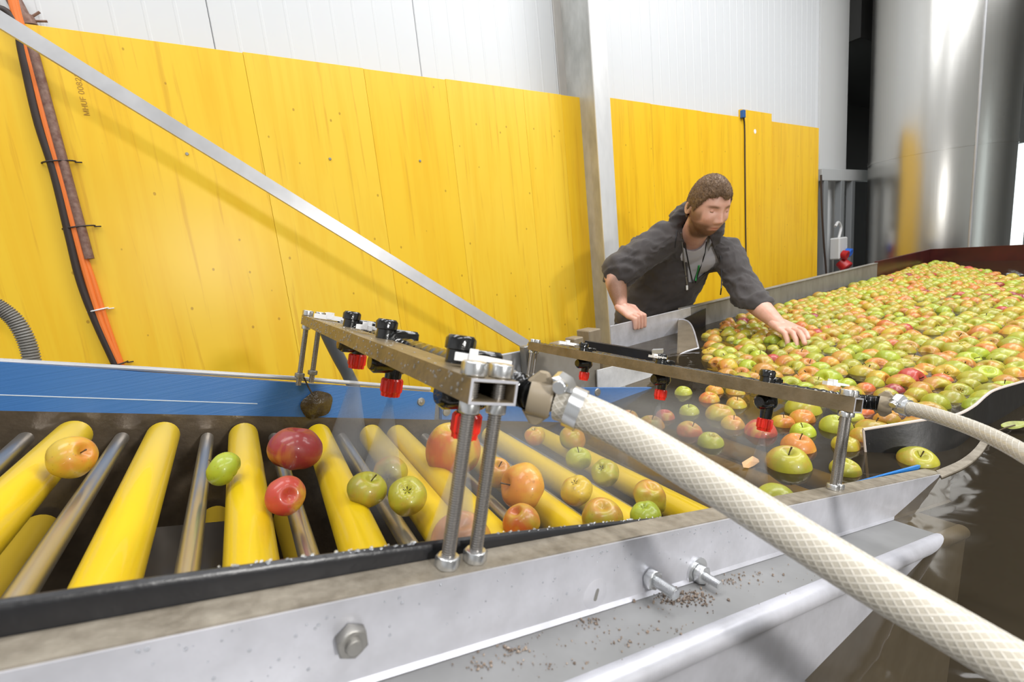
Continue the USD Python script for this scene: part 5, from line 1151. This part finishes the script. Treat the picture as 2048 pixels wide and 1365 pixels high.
# clothes
def folds(t, amp, sc, seed, mask=None):
    v = np.array(t.vertices); n = t.vertex_normals; w = np.array(sc)
    d = meshkit.fbm(v * w + meshkit.fbm(v * 9, 2, seed)[:, None] * 1.6, 2, seed) - .5; d = (1 - 2 * np.abs(d)) ** 3 - .45
    t.vertices = v + n * (d * amp * (1 if mask is None else mask(v)))[:, None]; return t
M_hoodie = mat('charcoal_hoodie', (.052, .044, .043), .85, bump=((900, 900, 900), .0006), var=((12, 12, 12), (.040, .034, .033), 3), sheen_weight=.15)
M_tee = mat('grey_tshirt', (.46, .45, .48), .8, bump=((900, 900, 900), .0004), var=((9, 9, 9), (.40, .39, .42), 2))
M_jeans = mat('dark_jeans', (.03, .04, .07), .85); M_shoe = mat('black_shoe', (.02, .02, .02), .6)
def torso(g):
    ch = lambda z, a, b, c: eball(bp(neck0, 0, -.03, z), BF, (a + g, b + g, c + g))
    return [mhull(ch(-.20, .180, .120, .10), ch(-.09, .165, .088, .05)), mhull(ch(-.20, .180, .120, .10), ch(-.34, .178, .128, .10)), mhull(ch(-.34, .178, .128, .10), eball(pel + (0, -.01, .06), np.eye(3), (.172 + g, .130 + g, .13))),
            mhull(ball(sR + (.02, 0, -.005), .064 + g), ball(neck0 + (-.04, .02, -.005), .050 + g), eball(bp(neck0, -.02, -.03, -.16), BF, (.12, .09, .06))), mhull(ball(sL + (-.02, 0, -.005), .062 + g), ball(neck0 + (.04, .02, -.005), .050 + g), eball(bp(neck0, .02, -.03, -.16), BF, (.12, .09, .06)))]
cutR = eR * .88 + sR * .12 + np.array([.0, .004, .0]); cutL = eL * .66 + wL * .34
slv = capsule_chain([sR + (.03, 0, -.02), sR * .5 + eR * .5, cutR], [.080, .078, .078]) + capsule_chain([sL, sL * .5 + eL * .5 + (0, 0, -.008), eL + (0, .0, -.005), cutL], [.076, .068, .066, .060])
def arm_mask(v):
    dR = np.minimum(np.linalg.norm(v - eR, axis=1), np.linalg.norm(v - (eR * .6 + sR * .4), axis=1)); dL = np.linalg.norm(v - eL, axis=1)
    return .75 + 1.1 * np.exp(-(dR / .12) ** 2) + .8 * np.exp(-(dL / .12) ** 2)
nc = neck0 * .62 + nb * .38; NZ = unit(nb - neck0); NXv = unit(shv - NZ * (shv @ NZ)); NF = unit(np.cross(NXv, NZ)); NF = NF if NF[1] < 0 else -NF
def nring(a, rl, rf, h): return nc + NXv * rl * math.sin(a) - NF * rf * math.cos(a) + NZ * h          # a = 0 at the nape
hood = [mhull(*[ball(nring(a, .096, .094, .012 + .020 * math.cos(a)), .028 + .010 * max(0, math.cos(a))) for a in (a0, a0 + .32)]) for a0 in np.linspace(-2.25, 1.95, 14)]
hood.append(mhull(*[ball(nring(a, .10, .13, -.035), .035) for a in (-1.0, -.4, .4, 1.0)], *[ball(nring(a, .095, .10, .0), .030) for a in (-1.0, 0, 1.0)]))
hd = munion(torso(.012) + slv + hood)
# open front: cut a V through the chest, facing the viewer
Va = [V3(1364, 452, 1.2), V3(1373, 574, 1.2), V3(1381, 574, 1.2), V3(1442, 530, 1.2), V3(1432, 505, 1.2), V3(1414, 452, 1.2)]
Vin = [p + (p - EYE) * .0 for p in Va]; dvn = unit(np.mean(Va, 0) - EYE)
cut_front = m3.Manifold.hull_points(np.vstack([np.array(Va) - dvn * .25, np.array(Va) + dvn * .475]))
legs_cut = m3.Manifold.cube((2, 2, .93), False).translate((1, .6, 0))
hood_m = tri(hd); hs = smooth_m(hd, .014, 10); hs = folds(hs, .012, (13, 13, 24), 8, arm_mask)
hman = to_man(hs) - cut_front - legs_cut
# keep the belly behind the tank wall
keepout = m3.Manifold.cube((3, 1.0, 1.2), False).translate((.9, YT + .036 - 1.0, -.09 + .0)); hman = hman - keepout
part(pe, 'hoodie', hman, M_hoodie, smooth=60)
ts = smooth_m(munion(torso(-.002) + [mhull(ball(neck0 + NZ * .024 + NF * .006, .082), ball(neck0 - NZ * .04 + NF * .018, .116), eball(bp(neck0, 0, -.02, -.09), BF, (.13, .105, .06)))]), .014, 6); tman = to_man(folds(ts, .003, (14, 14, 14), 3)) - legs_cut - m3.Manifold.hull_points(np.vstack([ball(neck0 + NZ * .12 + NF * .02, .075), ball(neck0 + NZ * .070 + NF * .036, .058)])) - keepout
part(pe, 'tshirt', tman, M_tee, smooth=60)
def over(px, y0, off=.004, r=.0022):
    return px
def on_chest(u, v, lift=.004):
    """Nearest hit of the line of sight with the t-shirt or hoodie."""
    o = ray(u, v); o = o / np.linalg.norm(o)
    best = None
    for me in CH:
        loc_, _i, _t = me.ray.intersects_location([EYE], [o])
        for p in loc_:
            dd = np.linalg.norm(p - EYE)
            if best is None or dd < best: best = dd
    return EYE + o * ((best or 2.2) - lift)
CH = [tri(hman), tri(tman)]
for px in ([(1369, 478), (1373, 505), (1380, 540), (1386, 566)], [(1413, 484), (1409, 510), (1400, 538), (1391, 566)]):
    part(pe, 'lanyard', tube(spline([on_chest(*q) for q in px], 24), .0026, 6), M_black)
part(pe, 'green_tag', tube(spline([on_chest(*q, .006) for q in ((1398, 532), (1395, 546), (1391, 562))], 10), .0042, 8), mat('green_plastic', (.02, .30, .06), .4), label='small green piece on the lanyard')
zp = spline([on_chest(*q, .003) for q in ((1362, 466), (1366, 500), (1370, 540), (1374, 570))], 20); part(pe, 'zipper', tube(zp, .0028, 6), M_zincdull)
zc = on_chest(1374, 575, .006); part(pe, 'zip_pull', bevel_box(zc[0] - .006, zc[0] + .006, zc[1] - .003, zc[1] + .003, zc[2] - .014, zc[2] + .010, .002), M_whitep)
part(pe, 'drawstring', tube(spline([on_chest(*q, .003) for q in ((1355, 462), (1352, 478), (1350, 496))], 10), .0026, 6), M_black)
part(pe, 'drawstring', tube(spline([on_chest(*q, .004) for q in ((1441, 512), (1443, 540), (1443, 570), (1441, 590))], 14), .0026, 6), M_black)
tr = smooth_m(munion(capsule_chain([pel + (-.085, 0, -.02), kneeR, ankR + (0, 0, .02)], [.112, .080, .066]) + capsule_chain([pel + (.085, 0, -.02), kneeL, ankL + (0, 0, .02)], [.112, .080, .066]) + [mhull(eball(pel, np.eye(3), (.165, .122, .11)))]), .022, 8)
part(pe, 'trousers', to_man(folds(tr, .010, (14, 14, 10), 4)), M_jeans, smooth=60)
for a in (ankR, ankL):
    part(pe, 'shoe', mhull(ball((a[0], a[1] + .03, .045), (.042, .045, .045)), ball((a[0] - .01, a[1] - .15, .030), (.046, .05, .030)), ball((a[0], a[1], .09), (.045, .05, .04))), M_shoe, smooth=True)

# ================================================================== WATER DROPS
M_drop = usdkit.material(stage, '/World/Looks/water_drop', {'p': ('principled_bsdf', {'base_color': (.9, .92, .95), 'roughness': .03, 'transmission_weight': .85, 'ior': 1.33})}, [], surface='p.BSDF')
rd = np.random.default_rng(12); ds = []
_d = trimesh.creation.icosphere(1, 1.0)
def drop(c, r, nrm):
    x_, y_, z_ = frame(nrm); m = _d.copy(); m.vertices = np.asarray(c) + (np.array(_d.vertices) * r * (1, 1, .55)) @ np.stack([x_, y_, z_]); return m
for _ in range(90):
    x_ = rd.uniform(-.02, xe - .01); y_ = yn(x_) + FL + .0045; ds.append(drop((x_, y_ + rd.uniform(-.002, .002), np.polyval(kl, x_) + .0001), rd.uniform(.0005, .0013), (0, 0, 1)))
for _ in range(110):
    x_ = rd.uniform(-.05, .42); f_ = rd.random() ** 2; z_ = ztop_n(x_) - .003 - f_ * .035; ds.append(drop((x_, yn(x_) - .0002, z_), rd.uniform(.0004, .0012), (0, -1, 0)))
solo('water_drops', ds, M_drop, 'small water drops on the rubber lip and the near rail', 'water drops', smooth=True, kind='stuff')
db = []
uL = np.linalg.norm(F1 - N1)
for _ in range(120):
    q = rd.random() * uL; c = N1 + u1 * q - E3 * rd.uniform(.001, .0155) - E1 * .0002; db.append(drop(c, rd.uniform(.0006, .0016), -E1))
    if rd.random() < .5: db.append(drop(N1 + u1 * rd.random() * uL + E1 * rd.uniform(.003, .033) + E3 * .0001, rd.uniform(.0006, .0018), E3))
solo('bar_drops', db, M_drop, 'water drops clinging to the first spray bar', 'water drops', smooth=True, kind='stuff')
